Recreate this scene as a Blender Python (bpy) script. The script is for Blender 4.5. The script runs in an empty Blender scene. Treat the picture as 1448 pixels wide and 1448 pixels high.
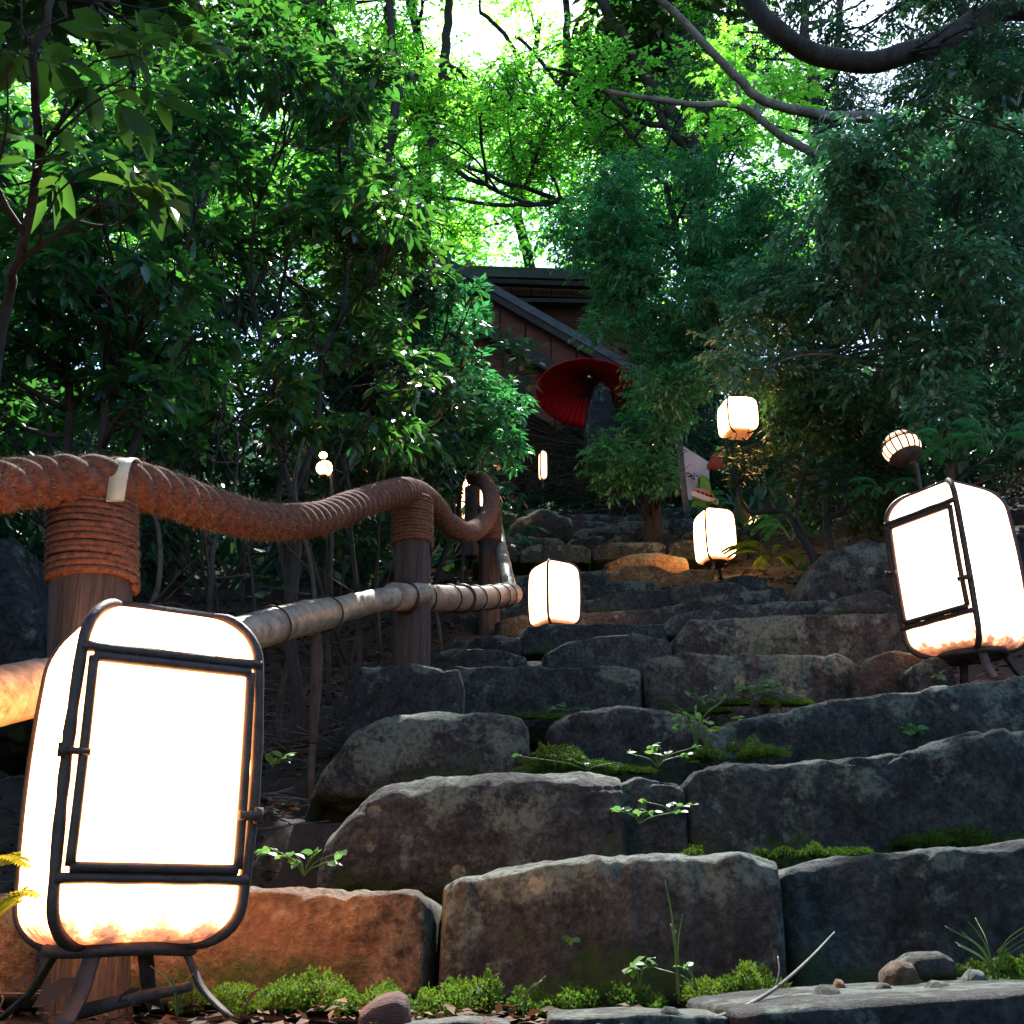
import bpy, math, random
import numpy as np
from mathutils import Vector, Matrix, Euler
R = math.radians
random.seed(7); rng = np.random.default_rng(7)
S = bpy.context.scene

# ---------------------------------------------------------------- camera
PITCH = R(21.0); FPX = 1615.0; CX = CY = 724.0
cam = bpy.data.cameras.new('camera'); cam_o = bpy.data.objects.new('camera', cam)
S.collection.objects.link(cam_o); S.camera = cam_o
cam.sensor_width = 36; cam.lens = 36*FPX/1448; cam.clip_start = .05; cam.clip_end = 500
cam_o.location = (0, 0, 0); cam_o.rotation_euler = (R(90)+PITCH, 0, 0)
cam.dof.use_dof = False

# ---------------------------------------------------------------- light
SUN_EL, SUN_AZ = 56.0, 4.0        # azimuth measured from +Y (ahead) towards +X
w = bpy.data.worlds.new('World'); S.world = w; w.use_nodes = True
wn = w.node_tree; wn.nodes.clear()
sky = wn.nodes.new('ShaderNodeTexSky'); sky.sky_type = 'NISHITA'; sky.sun_disc = False
sky.sun_elevation = R(SUN_EL); sky.sun_rotation = R(SUN_AZ)
sky.dust_density = .6; sky.air_density = 1.0
bg = wn.nodes.new('ShaderNodeBackground'); bg.inputs[1].default_value = .15
wo = wn.nodes.new('ShaderNodeOutputWorld')
wn.links.new(sky.outputs[0], bg.inputs[0]); wn.links.new(bg.outputs[0], wo.inputs[0])
sl = bpy.data.lights.new('sun', 'SUN'); sl.energy = 5.0; sl.angle = R(.6); sl.color = (1, .96, .88)
so = bpy.data.objects.new('sun', sl); S.collection.objects.link(so)
sd = Vector((math.sin(R(SUN_AZ))*math.cos(R(SUN_EL)), math.cos(R(SUN_AZ))*math.cos(R(SUN_EL)), math.sin(R(SUN_EL))))
so.rotation_euler = sd.to_track_quat('Z', 'Y').to_euler(); so.location = sd*60
S.view_settings.view_transform = 'Standard'; S.view_settings.look = 'None'
S.view_settings.exposure = 1.95; S.view_settings.gamma = 1.0
S.cycles.use_denoising = True; S.cycles.use_adaptive_sampling = True; S.cycles.adaptive_threshold = .02
S.cycles.max_bounces = 8; S.cycles.diffuse_bounces = 4; S.cycles.transmission_bounces = 6
S.cycles.sample_clamp_indirect = 6; S.cycles.caustics_reflective = False; S.cycles.caustics_refractive = False

# ---------------------------------------------------------------- helpers
COL = S.collection
cp, sp_ = math.cos(PITCH), math.sin(PITCH)
def at(px, py, Y):
    a = (px-CX)/FPX; b = (CY-py)/FPX
    d = np.array([a, cp-sp_*b, sp_+cp*b]); return d*(Y/d[1])
def m_per_px(Y, py=724):
    b = (CY-py)/FPX
    return Y/(cp-sp_*b)/FPX

def _hash(ix, iy, iz, seed):
    h = (ix*374761393 + iy*668265263 + iz*2147483647 + seed*1274126177) & 0xffffffff
    h = ((h ^ (h >> 13))*1274126177) & 0xffffffff
    return ((h ^ (h >> 16)) & 0xffff)/65535.0
def vnoise(P, seed=0):
    P = np.asarray(P, float); i = np.floor(P).astype(np.int64); f = P-i; f = f*f*(3-2*f)
    out = 0
    for dx in (0, 1):
        for dy in (0, 1):
            for dz in (0, 1):
                wgt = (f[..., 0] if dx else 1-f[..., 0])*(f[..., 1] if dy else 1-f[..., 1])*(f[..., 2] if dz else 1-f[..., 2])
                out = out + wgt*_hash(i[..., 0]+dx, i[..., 1]+dy, i[..., 2]+dz, seed)
    return out*2-1
def fbm(P, oct=4, seed=0, ridge=False):
    s = 0; a = 1; t = 0; P = np.asarray(P, float)
    for o in range(oct):
        n = vnoise(P*(2.03**o)+o*17.3, seed+o)
        if ridge: n = 1-2*np.abs(n)
        s = s+a*n; t += a; a *= .5
    return s/t
def nrm(v): return v/np.maximum(np.linalg.norm(v, axis=-1, keepdims=True), 1e-9)

class G:
    """collects vertices and faces"""
    def __init__(s): s.V = []; s.F = []; s.n = 0; s.attr = []
    def add(s, V, F, attr=None):
        V = np.asarray(V, float).reshape(-1, 3)
        for f in (F if isinstance(F, list) and len(F) and isinstance(F[0], np.ndarray) and F[0].ndim == 2 else [np.asarray(F)]):
            f = np.asarray(f, int); s.F.append(f+s.n)
        s.V.append(V); s.n += len(V)
        s.attr.append(np.full(len(V), .5) if attr is None else np.broadcast_to(np.asarray(attr, float), (len(V),)).copy())
        return s
    def build(s, name, mat, parent=None, base=None, smooth=True, center=False, kind=None):
        V = np.concatenate(s.V); A = np.concatenate(s.attr)
        b = np.zeros(3) if base is None else np.asarray(base, float)
        loc = np.zeros(3)
        if center: loc = V.mean(0)-b
        V = V-b-loc
        me = bpy.data.meshes.new(name)
        loops = np.concatenate([f.ravel() for f in s.F]); tot = np.concatenate([np.full(len(f), f.shape[1]) for f in s.F])
        st = np.concatenate([[0], np.cumsum(tot)[:-1]])
        me.vertices.add(len(V)); me.vertices.foreach_set('co', V.astype(np.float32).ravel())
        me.loops.add(len(loops)); me.loops.foreach_set('vertex_index', loops.astype(np.int32))
        me.polygons.add(len(tot)); me.polygons.foreach_set('loop_start', st.astype(np.int32)); me.polygons.foreach_set('loop_total', tot.astype(np.int32))
        me.polygons.foreach_set('use_smooth', np.full(len(tot), smooth))
        at_ = me.attributes.new('tint', 'FLOAT', 'POINT'); at_.data.foreach_set('value', A.astype(np.float32))
        me.update(calc_edges=True)
        me.materials.append(mat)
        o = bpy.data.objects.new(name, me); COL.objects.link(o)
        if parent is not None: o.parent = parent
        o.location = loc
        if kind: o['kind'] = kind
        return o

def tag(o, label=None, cat=None, group=None, kind=None):
    if label: o['label'] = label
    if cat: o['category'] = cat
    if group: o['group'] = group
    if kind: o['kind'] = kind
    return o
def empty(name, loc, label=None, cat=None, group=None, kind=None, rot=(0, 0, 0)):
    o = bpy.data.objects.new(name, None); COL.objects.link(o); o.location = Vector(loc); o.rotation_euler = rot
    o.empty_display_size = .1
    return tag(o, label, cat, group, kind)
def copy_tree(o, parent=None):
    c = o.copy(); COL.objects.link(c)
    if parent is not None: c.parent = parent
    for ch in list(o.children): copy_tree(ch, c)
    return c

def catmull(P, n):
    P = np.asarray(P, float); P = np.vstack([2*P[0]-P[1], P, 2*P[-1]-P[-2]])
    k = len(P)-3; t = np.linspace(0, k-1e-6, n); i = t.astype(int); u = (t-i)[:, None]
    a, b, c, d = P[i], P[i+1], P[i+2], P[i+3]
    return .5*((2*b)+(-a+c)*u+(2*a-5*b+4*c-d)*u**2+(-a+3*b-3*c+d)*u**3)
def frames(C):
    T = nrm(np.gradient(C, axis=0)); N = np.zeros_like(T)
    n = np.cross(T[0], [0.13, .2, 1.0]); n = n/np.linalg.norm(n)
    for i in range(len(C)):
        n = n-T[i]*np.dot(n, T[i]); n = n/max(np.linalg.norm(n), 1e-9); N[i] = n
    return T, N, np.cross(T, N)
def tube(g, C, r, sides=8, rmod=None, caps=True, attr=None):
    C = np.asarray(C, float); n = len(C); r = np.broadcast_to(np.asarray(r, float), (n,))
    T, N, B = frames(C); a = np.linspace(0, 2*np.pi, sides, endpoint=False)
    rr = r[:, None]*np.ones(sides)
    if rmod is not None: rr = rr*rmod(np.arange(n)[:, None], a[None, :])
    V = C[:, None]+rr[..., None]*(N[:, None]*np.cos(a)[None, :, None]+B[:, None]*np.sin(a)[None, :, None])
    V = V.reshape(-1, 3); i = np.arange(n-1)[:, None]*sides; j = np.arange(sides)[None]; j2 = (j+1) % sides
    F = np.stack([i+j, i+j2, i+sides+j2, i+sides+j], -1).reshape(-1, 4)
    fs = [F]
    if caps: fs += [np.arange(sides)[::-1][None], (np.arange(sides)+(n-1)*sides)[None]]
    g.add(V, fs, attr)
def box(g, c, h, M=None):
    """centre, half sizes, 3x3 axes (rows)"""
    s = np.array([[x, y, z] for x in (-1, 1) for y in (-1, 1) for z in (-1, 1)], float)*np.asarray(h, float)
    if M is not None: s = s@np.asarray(M, float)
    F = np.array([[0, 1, 3, 2], [4, 6, 7, 5], [0, 4, 5, 1], [2, 3, 7, 6], [0, 2, 6, 4], [1, 5, 7, 3]])
    g.add(s+np.asarray(c, float), F)
def bar(g, p, q, w_, t_, up=(0, 0, 1)):
    p = np.asarray(p, float); q = np.asarray(q, float); d = q-p; L = np.linalg.norm(d); x = d/L
    y = np.cross(up, x); y = y/max(np.linalg.norm(y), 1e-9); z = np.cross(x, y)
    box(g, (p+q)/2, (L/2, w_/2, t_/2), np.array([x, y, z]))

# ---------------------------------------------------------------- materials
def mat(name):
    m = bpy.data.materials.new(name); m.use_nodes = True; nt = m.node_tree; nt.nodes.clear()
    out = nt.nodes.new('ShaderNodeOutputMaterial'); return m, nt, out
def nd(nt, t, **kw):
    n = nt.nodes.new(t)
    for k, v in kw.items(): setattr(n, k, v)
    return n
def ramp(nt, src, stops):
    r = nt.nodes.new('ShaderNodeValToRGB'); el = r.color_ramp.elements
    while len(el) < len(stops): el.new(.5)
    for e, (p, c) in zip(el, stops):
        e.position = p; e.color = (*c, 1) if len(c) == 3 else c
    nt.links.new(src, r.inputs[0]); return r
def noise(nt, vec, scale, detail=5, rough=.6):
    n = nt.nodes.new('ShaderNodeTexNoise'); n.inputs['Scale'].default_value = scale
    n.inputs['Detail'].default_value = detail; n.inputs['Roughness'].default_value = rough
    nt.links.new(vec, n.inputs['Vector']); return n
def math_(nt, op, a, b=None, clamp=False):
    n = nt.nodes.new('ShaderNodeMath'); n.operation = op; n.use_clamp = clamp
    for i, v in enumerate((a, b)):
        if v is None: continue
        if isinstance(v, (int, float)): n.inputs[i].default_value = v
        else: nt.links.new(v, n.inputs[i])
    return n.outputs[0]
def mix(nt, fac, a, b):
    n = nt.nodes.new('ShaderNodeMix'); n.data_type = 'RGBA'
    for sock, v in ((n.inputs[0], fac), (n.inputs[6], a), (n.inputs[7], b)):
        if isinstance(v, (int, float)): sock.default_value = v
        elif isinstance(v, tuple): sock.default_value = (*v, 1)
        else: nt.links.new(v, sock)
    return n.outputs[2]
def objvec(nt, rand=True):
    tc = nd(nt, 'ShaderNodeTexCoord')
    if not rand: return tc.outputs['Object']
    oi = nd(nt, 'ShaderNodeObjectInfo'); vm = nd(nt, 'ShaderNodeVectorMath', operation='ADD')
    cb = nd(nt, 'ShaderNodeCombineXYZ'); m = math_(nt, 'MULTIPLY', oi.outputs['Random'], 37.0)
    nt.links.new(m, cb.inputs[0]); nt.links.new(m, cb.inputs[1])
    nt.links.new(tc.outputs['Object'], vm.inputs[0]); nt.links.new(cb.outputs[0], vm.inputs[1])
    return vm.outputs[0]
def bump(nt, h, dist, strength=1.0):
    b = nd(nt, 'ShaderNodeBump'); b.inputs['Distance'].default_value = dist; b.inputs['Strength'].default_value = strength
    nt.links.new(h, b.inputs['Height']); return b.outputs[0]

def stone_mat(name, base=((.016, .026, .032), (.044, .062, .068)), lich=.5, mossy=.5, warm=.0):
    m, nt, out = mat(name); v = objvec(nt); L = nt.links.new
    p = nd(nt, 'ShaderNodeBsdfPrincipled'); p.inputs['Roughness'].default_value = .88
    p.inputs['Specular IOR Level'].default_value = .25
    n1 = noise(nt, v, 3.0, 6, .65); n2 = noise(nt, v, 17, 8, .75); n3 = noise(nt, v, 70, 5, .7)
    c = ramp(nt, n1.outputs['Fac'], [(.3, base[0]), (.7, base[1])]).outputs[0]
    c2 = ramp(nt, n2.outputs['Fac'], [(.36, (.28, .29, .32)), (.62, (1.45, 1.38, 1.32))])
    mm = nd(nt, 'ShaderNodeMix', data_type='RGBA', blend_type='MULTIPLY'); mm.inputs[0].default_value = 1
    L(c, mm.inputs[6]); L(c2.outputs[0], mm.inputs[7]); c = mm.outputs[2]
    c3 = ramp(nt, n3.outputs['Fac'], [(.36, (.35, .35, .35)), (.62, (1.7, 1.7, 1.7))])
    mm = nd(nt, 'ShaderNodeMix', data_type='RGBA', blend_type='MULTIPLY'); mm.inputs[0].default_value = .8
    L(c, mm.inputs[6]); L(c3.outputs[0], mm.inputs[7]); c = mm.outputs[2]
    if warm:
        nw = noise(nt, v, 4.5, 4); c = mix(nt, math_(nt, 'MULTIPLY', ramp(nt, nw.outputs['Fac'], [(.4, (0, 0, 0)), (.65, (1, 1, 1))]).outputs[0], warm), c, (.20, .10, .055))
    # lichen: mottled patches, weighted upward to paint in pale sky-lit top edges (tint attribute = height on the stone)
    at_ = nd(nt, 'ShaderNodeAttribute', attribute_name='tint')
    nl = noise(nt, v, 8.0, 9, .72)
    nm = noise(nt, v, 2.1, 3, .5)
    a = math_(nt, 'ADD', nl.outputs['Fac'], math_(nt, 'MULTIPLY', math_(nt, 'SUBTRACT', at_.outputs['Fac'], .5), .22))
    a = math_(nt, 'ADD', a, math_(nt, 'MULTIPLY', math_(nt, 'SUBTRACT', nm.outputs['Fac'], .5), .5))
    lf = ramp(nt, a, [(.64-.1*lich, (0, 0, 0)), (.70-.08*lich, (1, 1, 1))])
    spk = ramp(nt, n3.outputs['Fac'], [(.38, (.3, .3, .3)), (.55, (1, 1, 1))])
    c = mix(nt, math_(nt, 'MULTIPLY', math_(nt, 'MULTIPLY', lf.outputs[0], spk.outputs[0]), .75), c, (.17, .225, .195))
    # round pale lichen rosettes
    vo = nd(nt, 'ShaderNodeTexVoronoi'); vo.inputs['Scale'].default_value = 9; L(v, vo.inputs['Vector'])
    ro = ramp(nt, vo.outputs['Distance'], [(.16, (1, 1, 1)), (.2, (0, 0, 0))])
    sel = ramp(nt, noise(nt, v, 1.7, 2).outputs['Fac'], [(.56, (0, 0, 0)), (.6, (1, 1, 1))])
    c = mix(nt, math_(nt, 'MULTIPLY', math_(nt, 'MULTIPLY', ro.outputs[0], sel.outputs[0]), math_(nt, 'MULTIPLY', spk.outputs[0], .7)), c, (.33, .33, .25))
    # moss film near the foot
    nmo = noise(nt, v, 5, 6, .7)
    b = math_(nt, 'SUBTRACT', nmo.outputs['Fac'], math_(nt, 'MULTIPLY', at_.outputs['Fac'], .35))
    mf = ramp(nt, b, [(.46-.12*mossy, (0, 0, 0)), (.56-.1*mossy, (1, 1, 1))])
    c = mix(nt, math_(nt, 'MULTIPLY', mf.outputs[0], .85), c, (.028, .058, .012))
    L(c, p.inputs['Base Color'])
    h = math_(nt, 'ADD', math_(nt, 'MULTIPLY', n2.outputs['Fac'], 1.0), math_(nt, 'MULTIPLY', n3.outputs['Fac'], .35))
    h = math_(nt, 'ADD', h, math_(nt, 'MULTIPLY', lf.outputs[0], .08))
    L(bump(nt, h, .05, 1.0), p.inputs['Normal'])
    L(p.outputs[0], out.inputs[0]); return m

def leaf_mat(name, top, trans, spread=.35, alt=None, rough=.4, spec=.5, tmix=.5):
    """top: reflected colour, trans: transmitted colour; tint attribute varies them leaf by leaf"""
    m, nt, out = mat(name); L = nt.links.new
    at_ = nd(nt, 'ShaderNodeAttribute', attribute_name='tint'); oi = nd(nt, 'ShaderNodeObjectInfo')
    t = math_(nt, 'FRACT', math_(nt, 'ADD', at_.outputs['Fac'], oi.outputs['Random']))
    if alt is None: alt = (top[0]*1.7, top[1]*1.15, top[2]*.9)
    d0 = tuple(x*(1-spread) for x in top); d1 = tuple(x*(1+spread) for x in top)
    col = ramp(nt, t, [(0, d0), (.6, d1), (.86, d1), (1, alt)])
    sc = max(trans)/max(top)
    col2 = ramp(nt, t, [(0, tuple(x*(1-spread) for x in trans)), (.6, tuple(x*(1+spread*.6) for x in trans)), (1, (trans[0]*1.7, trans[1]*1.05, trans[2]*.8))])
    p = nd(nt, 'ShaderNodeBsdfPrincipled'); p.inputs['Roughness'].default_value = rough
    p.inputs['Specular IOR Level'].default_value = spec
    L(col.outputs[0], p.inputs['Base Color'])
    tr = nd(nt, 'ShaderNodeBsdfTranslucent'); L(col2.outputs[0], tr.inputs[0])
    mx = nd(nt, 'ShaderNodeMixShader'); mx.inputs[0].default_value = tmix
    L(p.outputs[0], mx.inputs[1]); L(tr.outputs[0], mx.inputs[2]); L(mx.outputs[0], out.inputs[0]); return m

def simple_mat(name, c0, c1, scale=8, bumpd=.004, rough=.8, stretch=None, spec=.3, metal=0, detail=6):
    m, nt, out = mat(name); L = nt.links.new; v = objvec(nt)
    if stretch:
        mp = nd(nt, 'ShaderNodeMapping'); mp.inputs['Scale'].default_value = stretch; L(v, mp.inputs[0]); v = mp.outputs[0]
    n = noise(nt, v, scale, detail, .65); n2 = noise(nt, v, scale*5, 4, .6)
    f = math_(nt, 'ADD', math_(nt, 'MULTIPLY', n.outputs['Fac'], .65), math_(nt, 'MULTIPLY', n2.outputs['Fac'], .35))
    c = ramp(nt, f, [(.36, c0), (.62, c1)])
    p = nd(nt, 'ShaderNodeBsdfPrincipled'); p.inputs['Roughness'].default_value = rough
    p.inputs['Specular IOR Level'].default_value = spec; p.inputs['Metallic'].default_value = metal
    L(c.outputs[0], p.inputs['Base Color']); L(bump(nt, f, bumpd), p.inputs['Normal']); L(p.outputs[0], out.inputs[0]); return m

def paper_mat(name, col, strength, dirt=True):
    m, nt, out = mat(name); L = nt.links.new
    tc = nd(nt, 'ShaderNodeTexCoord'); sx = nd(nt, 'ShaderNodeSeparateXYZ'); L(tc.outputs['Generated'], sx.inputs[0])
    n = noise(nt, tc.outputs['Object'], 22, 6, .7); n1 = noise(nt, tc.outputs['Object'], 4, 3, .6)
    # old leaves and grime lying inside at the foot of the shade, and thinner light at its very edges
    z = math_(nt, 'ADD', sx.outputs[2], math_(nt, 'MULTIPLY', math_(nt, 'SUBTRACT', n.outputs['Fac'], .5), -.22 if dirt else -.05))
    f = ramp(nt, z, [(.0, (.012, .012, .012)), (.035, (.10, .10, .10)), (.09, (1, 1, 1)), (.9, (1, 1, 1)), (1.0, (.35, .35, .35))])
    lum = math_(nt, 'MULTIPLY', f.outputs[0], math_(nt, 'ADD', .75, math_(nt, 'MULTIPLY', n1.outputs['Fac'], .5)))
    p = nd(nt, 'ShaderNodeBsdfPrincipled'); p.inputs['Base Color'].default_value = (.75, .68, .55, 1); p.inputs['Roughness'].default_value = .8
    L(ramp(nt, f.outputs[0], [(.0, (1.0, .22, .06)), (.75, col)]).outputs[0], p.inputs['Emission Color'])
    L(math_(nt, 'MULTIPLY', lum, strength), p.inputs['Emission Strength']); L(p.outputs[0], out.inputs[0]); return m

M = {}
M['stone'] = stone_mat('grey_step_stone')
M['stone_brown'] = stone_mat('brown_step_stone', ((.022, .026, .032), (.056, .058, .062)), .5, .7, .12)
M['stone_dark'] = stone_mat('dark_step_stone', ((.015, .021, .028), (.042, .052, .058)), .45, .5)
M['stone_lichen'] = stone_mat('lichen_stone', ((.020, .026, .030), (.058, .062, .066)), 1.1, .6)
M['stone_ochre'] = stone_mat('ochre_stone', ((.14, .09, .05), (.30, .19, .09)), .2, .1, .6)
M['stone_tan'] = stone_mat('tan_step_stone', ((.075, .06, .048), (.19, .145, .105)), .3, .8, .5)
M['soil'] = simple_mat('forest_soil', (.006, .006, .005), (.024, .019, .015), 9, .03, .95)
M['bark'] = simple_mat('dark_bark', (.008, .008, .009), (.04, .036, .034), 14, .012, .9, (1, 1, .3))
M['bark_grey'] = simple_mat('grey_bark', (.04, .042, .04), (.17, .165, .15), 10, .01, .9, (1, 1, .5))
M['twig'] = simple_mat('twig_bark', (.02, .017, .014), (.07, .06, .05), 30, .002, .9)
M['wood'] = simple_mat('weathered_wood', (.008, .008, .010), (.062, .048, .046), 9, .016, .9, (4, 4, .2))
M['rope'] = simple_mat('coconut_rope', (.035, .015, .012), (.15, .066, .045), 60, .004, .95)
M['cord'] = simple_mat('rope_binding_fibre', (.035, .014, .010), (.15, .062, .038), 90, .003, .95)
M['fibre'] = simple_mat('rope_fuzz', (.16, .10, .055), (.34, .23, .12), 60, .0, .8)
M['strap'] = simple_mat('pale_strap', (.38, .36, .26), (.52, .50, .38), 6, .0008, .5)
M['iron'] = simple_mat('rusty_iron', (.010, .009, .010), (.045, .032, .03), 40, .0015, .6, None, .4)
M['bamboo'] = simple_mat('weathered_bamboo', (.05, .045, .036), (.30, .26, .19), 9, .003, .45, (.4, 3, 3), .5)
M['sheath'] = simple_mat('bark_sheathing', (.06, .045, .038), (.28, .21, .165), 14, .002, .5, None, .4)
M['wire'] = simple_mat('black_wire', (.006, .006, .006), (.02, .02, .02), 40, .0, .5)
M['litter'] = leaf_mat('dead_leaves', (.045, .026, .018), (.05, .025, .012), .6, (.12, .07, .04), .8, .2, .25)
M['maple'] = leaf_mat('maple_leaves', (.05, .13, .025), (.26, .80, .07), .35, None, .5, .3, .68)
M['broad'] = leaf_mat('broad_glossy_leaves', (.012, .056, .036), (.06, .25, .03), .55, (.035, .10, .03), .3, .5, .36)
M['bigleaf'] = leaf_mat('large_near_leaves', (.022, .075, .022), (.07, .19, .022), .4, (.07, .12, .02), .45, .35, .45)
M['dark'] = leaf_mat('dark_evergreen_leaves', (.010, .048, .032), (.03, .12, .04), .5, (.04, .10, .035), .33, .5, .3)
M['mid'] = leaf_mat('mid_green_leaves', (.035, .15, .075), (.06, .38, .09), .45, (.07, .20, .07), .45, .6, .35)
M['olive'] = leaf_mat('olive_tipped_leaves', (.06, .185, .115), (.08, .34, .13), .45, (.21, .23, .11), .45, .7, .35)
M['canopy'] = leaf_mat('canopy_leaves', (.025, .055, .02), (.03, .07, .015), .3, None, .5, .3, .25)
M['conifer'] = leaf_mat('blue_green_needles', (.03, .07, .05), (.05, .12, .06), .3, None, .5, .3, .3)
M['moss'] = leaf_mat('moss_fronds', (.032, .075, .010), (.06, .14, .012), .75, (.085, .09, .02), .7, .2, .4)
M['fern'] = leaf_mat('fern_fronds', (.09, .17, .02), (.17, .30, .03), .3, None, .55, .3, .45)
M['sprout'] = leaf_mat('sprout_leaves', (.05, .15, .05), (.10, .27, .06), .3, None, .5, .4, .4)
M['grass'] = leaf_mat('grass_blades', (.05, .11, .03), (.10, .22, .04), .3, None, .5, .4, .4)
M['roof'] = simple_mat('slate_blue_roofing', (.02, .028, .038), (.055, .068, .09), 3, .004, .6)
M['plank'] = simple_mat('brown_boards', (.03, .012, .010), (.085, .034, .024), 5, .004, .8, (.3, 4, 4))
M['beam'] = simple_mat('black_beams', (.006, .006, .008), (.02, .018, .02), 6, .003, .7)
M['red'] = simple_mat('red_oiled_paper', (.55, .010, .025), (.75, .02, .04), 12, .001, .5)
M['white'] = simple_mat('white_board', (.55, .52, .60), (.72, .70, .78), 3, .0, .7)
M['ink'] = simple_mat('board_ink', (.02, .02, .05), (.06, .05, .09), 9, 0, .7)
M['green_paint'] = simple_mat('green_board', (.06, .22, .04), (.14, .38, .07), 6, 0, .6)
M['pink_paint'] = simple_mat('pink_board', (.40, .13, .09), (.62, .30, .22), 12, 0, .6)
M['paper_a'] = paper_mat('lit_paper_near', (1.0, .38, .12), 6.0)
M['paper_b'] = paper_mat('lit_paper_right', (1.0, .48, .27), 3.0)
M['paper_c'] = paper_mat('lit_paper_mid', (1.0, .44, .20), 3.6, False)
M['paper_d'] = paper_mat('lit_paper_yellow', (1.0, .50, .17), 7.0, False)
M['paper_e'] = paper_mat('lit_paper_round', (1.0, .50, .22), 1.5, False)

# ---------------------------------------------------------------- leaves and wood
LEAF = {
 'ellipse': (np.array([[0, 0, 0], [.28, .17, .045], [.28, -.17, .045], [.65, .165, .035], [.65, -.165, .035], [1, 0, -.10], [.28, 0, 0], [.65, 0, -.015]]),
             np.array([[0, 6, 1], [0, 2, 6], [1, 6, 3], [6, 7, 3], [6, 2, 7], [2, 4, 7], [3, 7, 5], [7, 4, 5]])),
 'diamond': (np.array([[0, 0, 0], [.45, .22, .04], [.45, -.22, .04], [1, 0, -.06]]), np.array([[0, 2, 3], [0, 3, 1]])),
 'fold': (np.array([[0, 0, 0], [.42, .20, .05], [.42, -.20, .05], [.45, 0, 0], [1, 0, -.10]]), np.array([[0, 3, 1], [0, 2, 3], [1, 3, 4], [3, 2, 4]])),
 'lobed': (np.array([[0, 0, 0], [.12, .46, -.03], [.42, .20, .02], [1.0, 0, -.05], [.42, -.20, .02], [.12, -.46, -.03], [.72, .42, -.04], [.72, -.42, -.04]]), np.array([[0, 2, 1], [0, 5, 4], [0, 4, 3], [0, 3, 2], [0, 6, 2]])),
 'maple': (np.array([[0, 0, 0], [.05, .42, -.03], [.30, .16, .02], [.78, .46, -.04], [.52, .12, .02], [1.05, 0, -.05], [.52, -.12, .02], [.78, -.46, -.04], [.30, -.16, .02], [.05, -.42, -.03]]),
           np.array([[0, 2, 1], [2, 4, 3], [4, 6, 5], [6, 8, 7], [8, 0, 9], [0, 8, 2], [2, 8, 6], [2, 6, 4]])),
}
def leaves(g, P, A, N, size, shape='ellipse', tint=None):
    T, F = LEAF[shape]; n = len(P)
    A = nrm(A); B = nrm(np.cross(N, A)); N = np.cross(A, B)
    size = np.broadcast_to(size, (n,))
    V = P[:, None]+size[:, None, None]*(T[None, :, 0:1]*A[:, None]+T[None, :, 1:2]*B[:, None]+T[None, :, 2:3]*N[:, None])
    FF = (F[None]+(np.arange(n)*len(T))[:, None, None]).reshape(-1, F.shape[1])
    if tint is None: tint = rng.random(n)
    g.add(V.reshape(-1, 3), FF, np.repeat(tint, len(T)))

def rand_dir(n):
    v = rng.normal(size=(n, 3)); return nrm(v)

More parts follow.
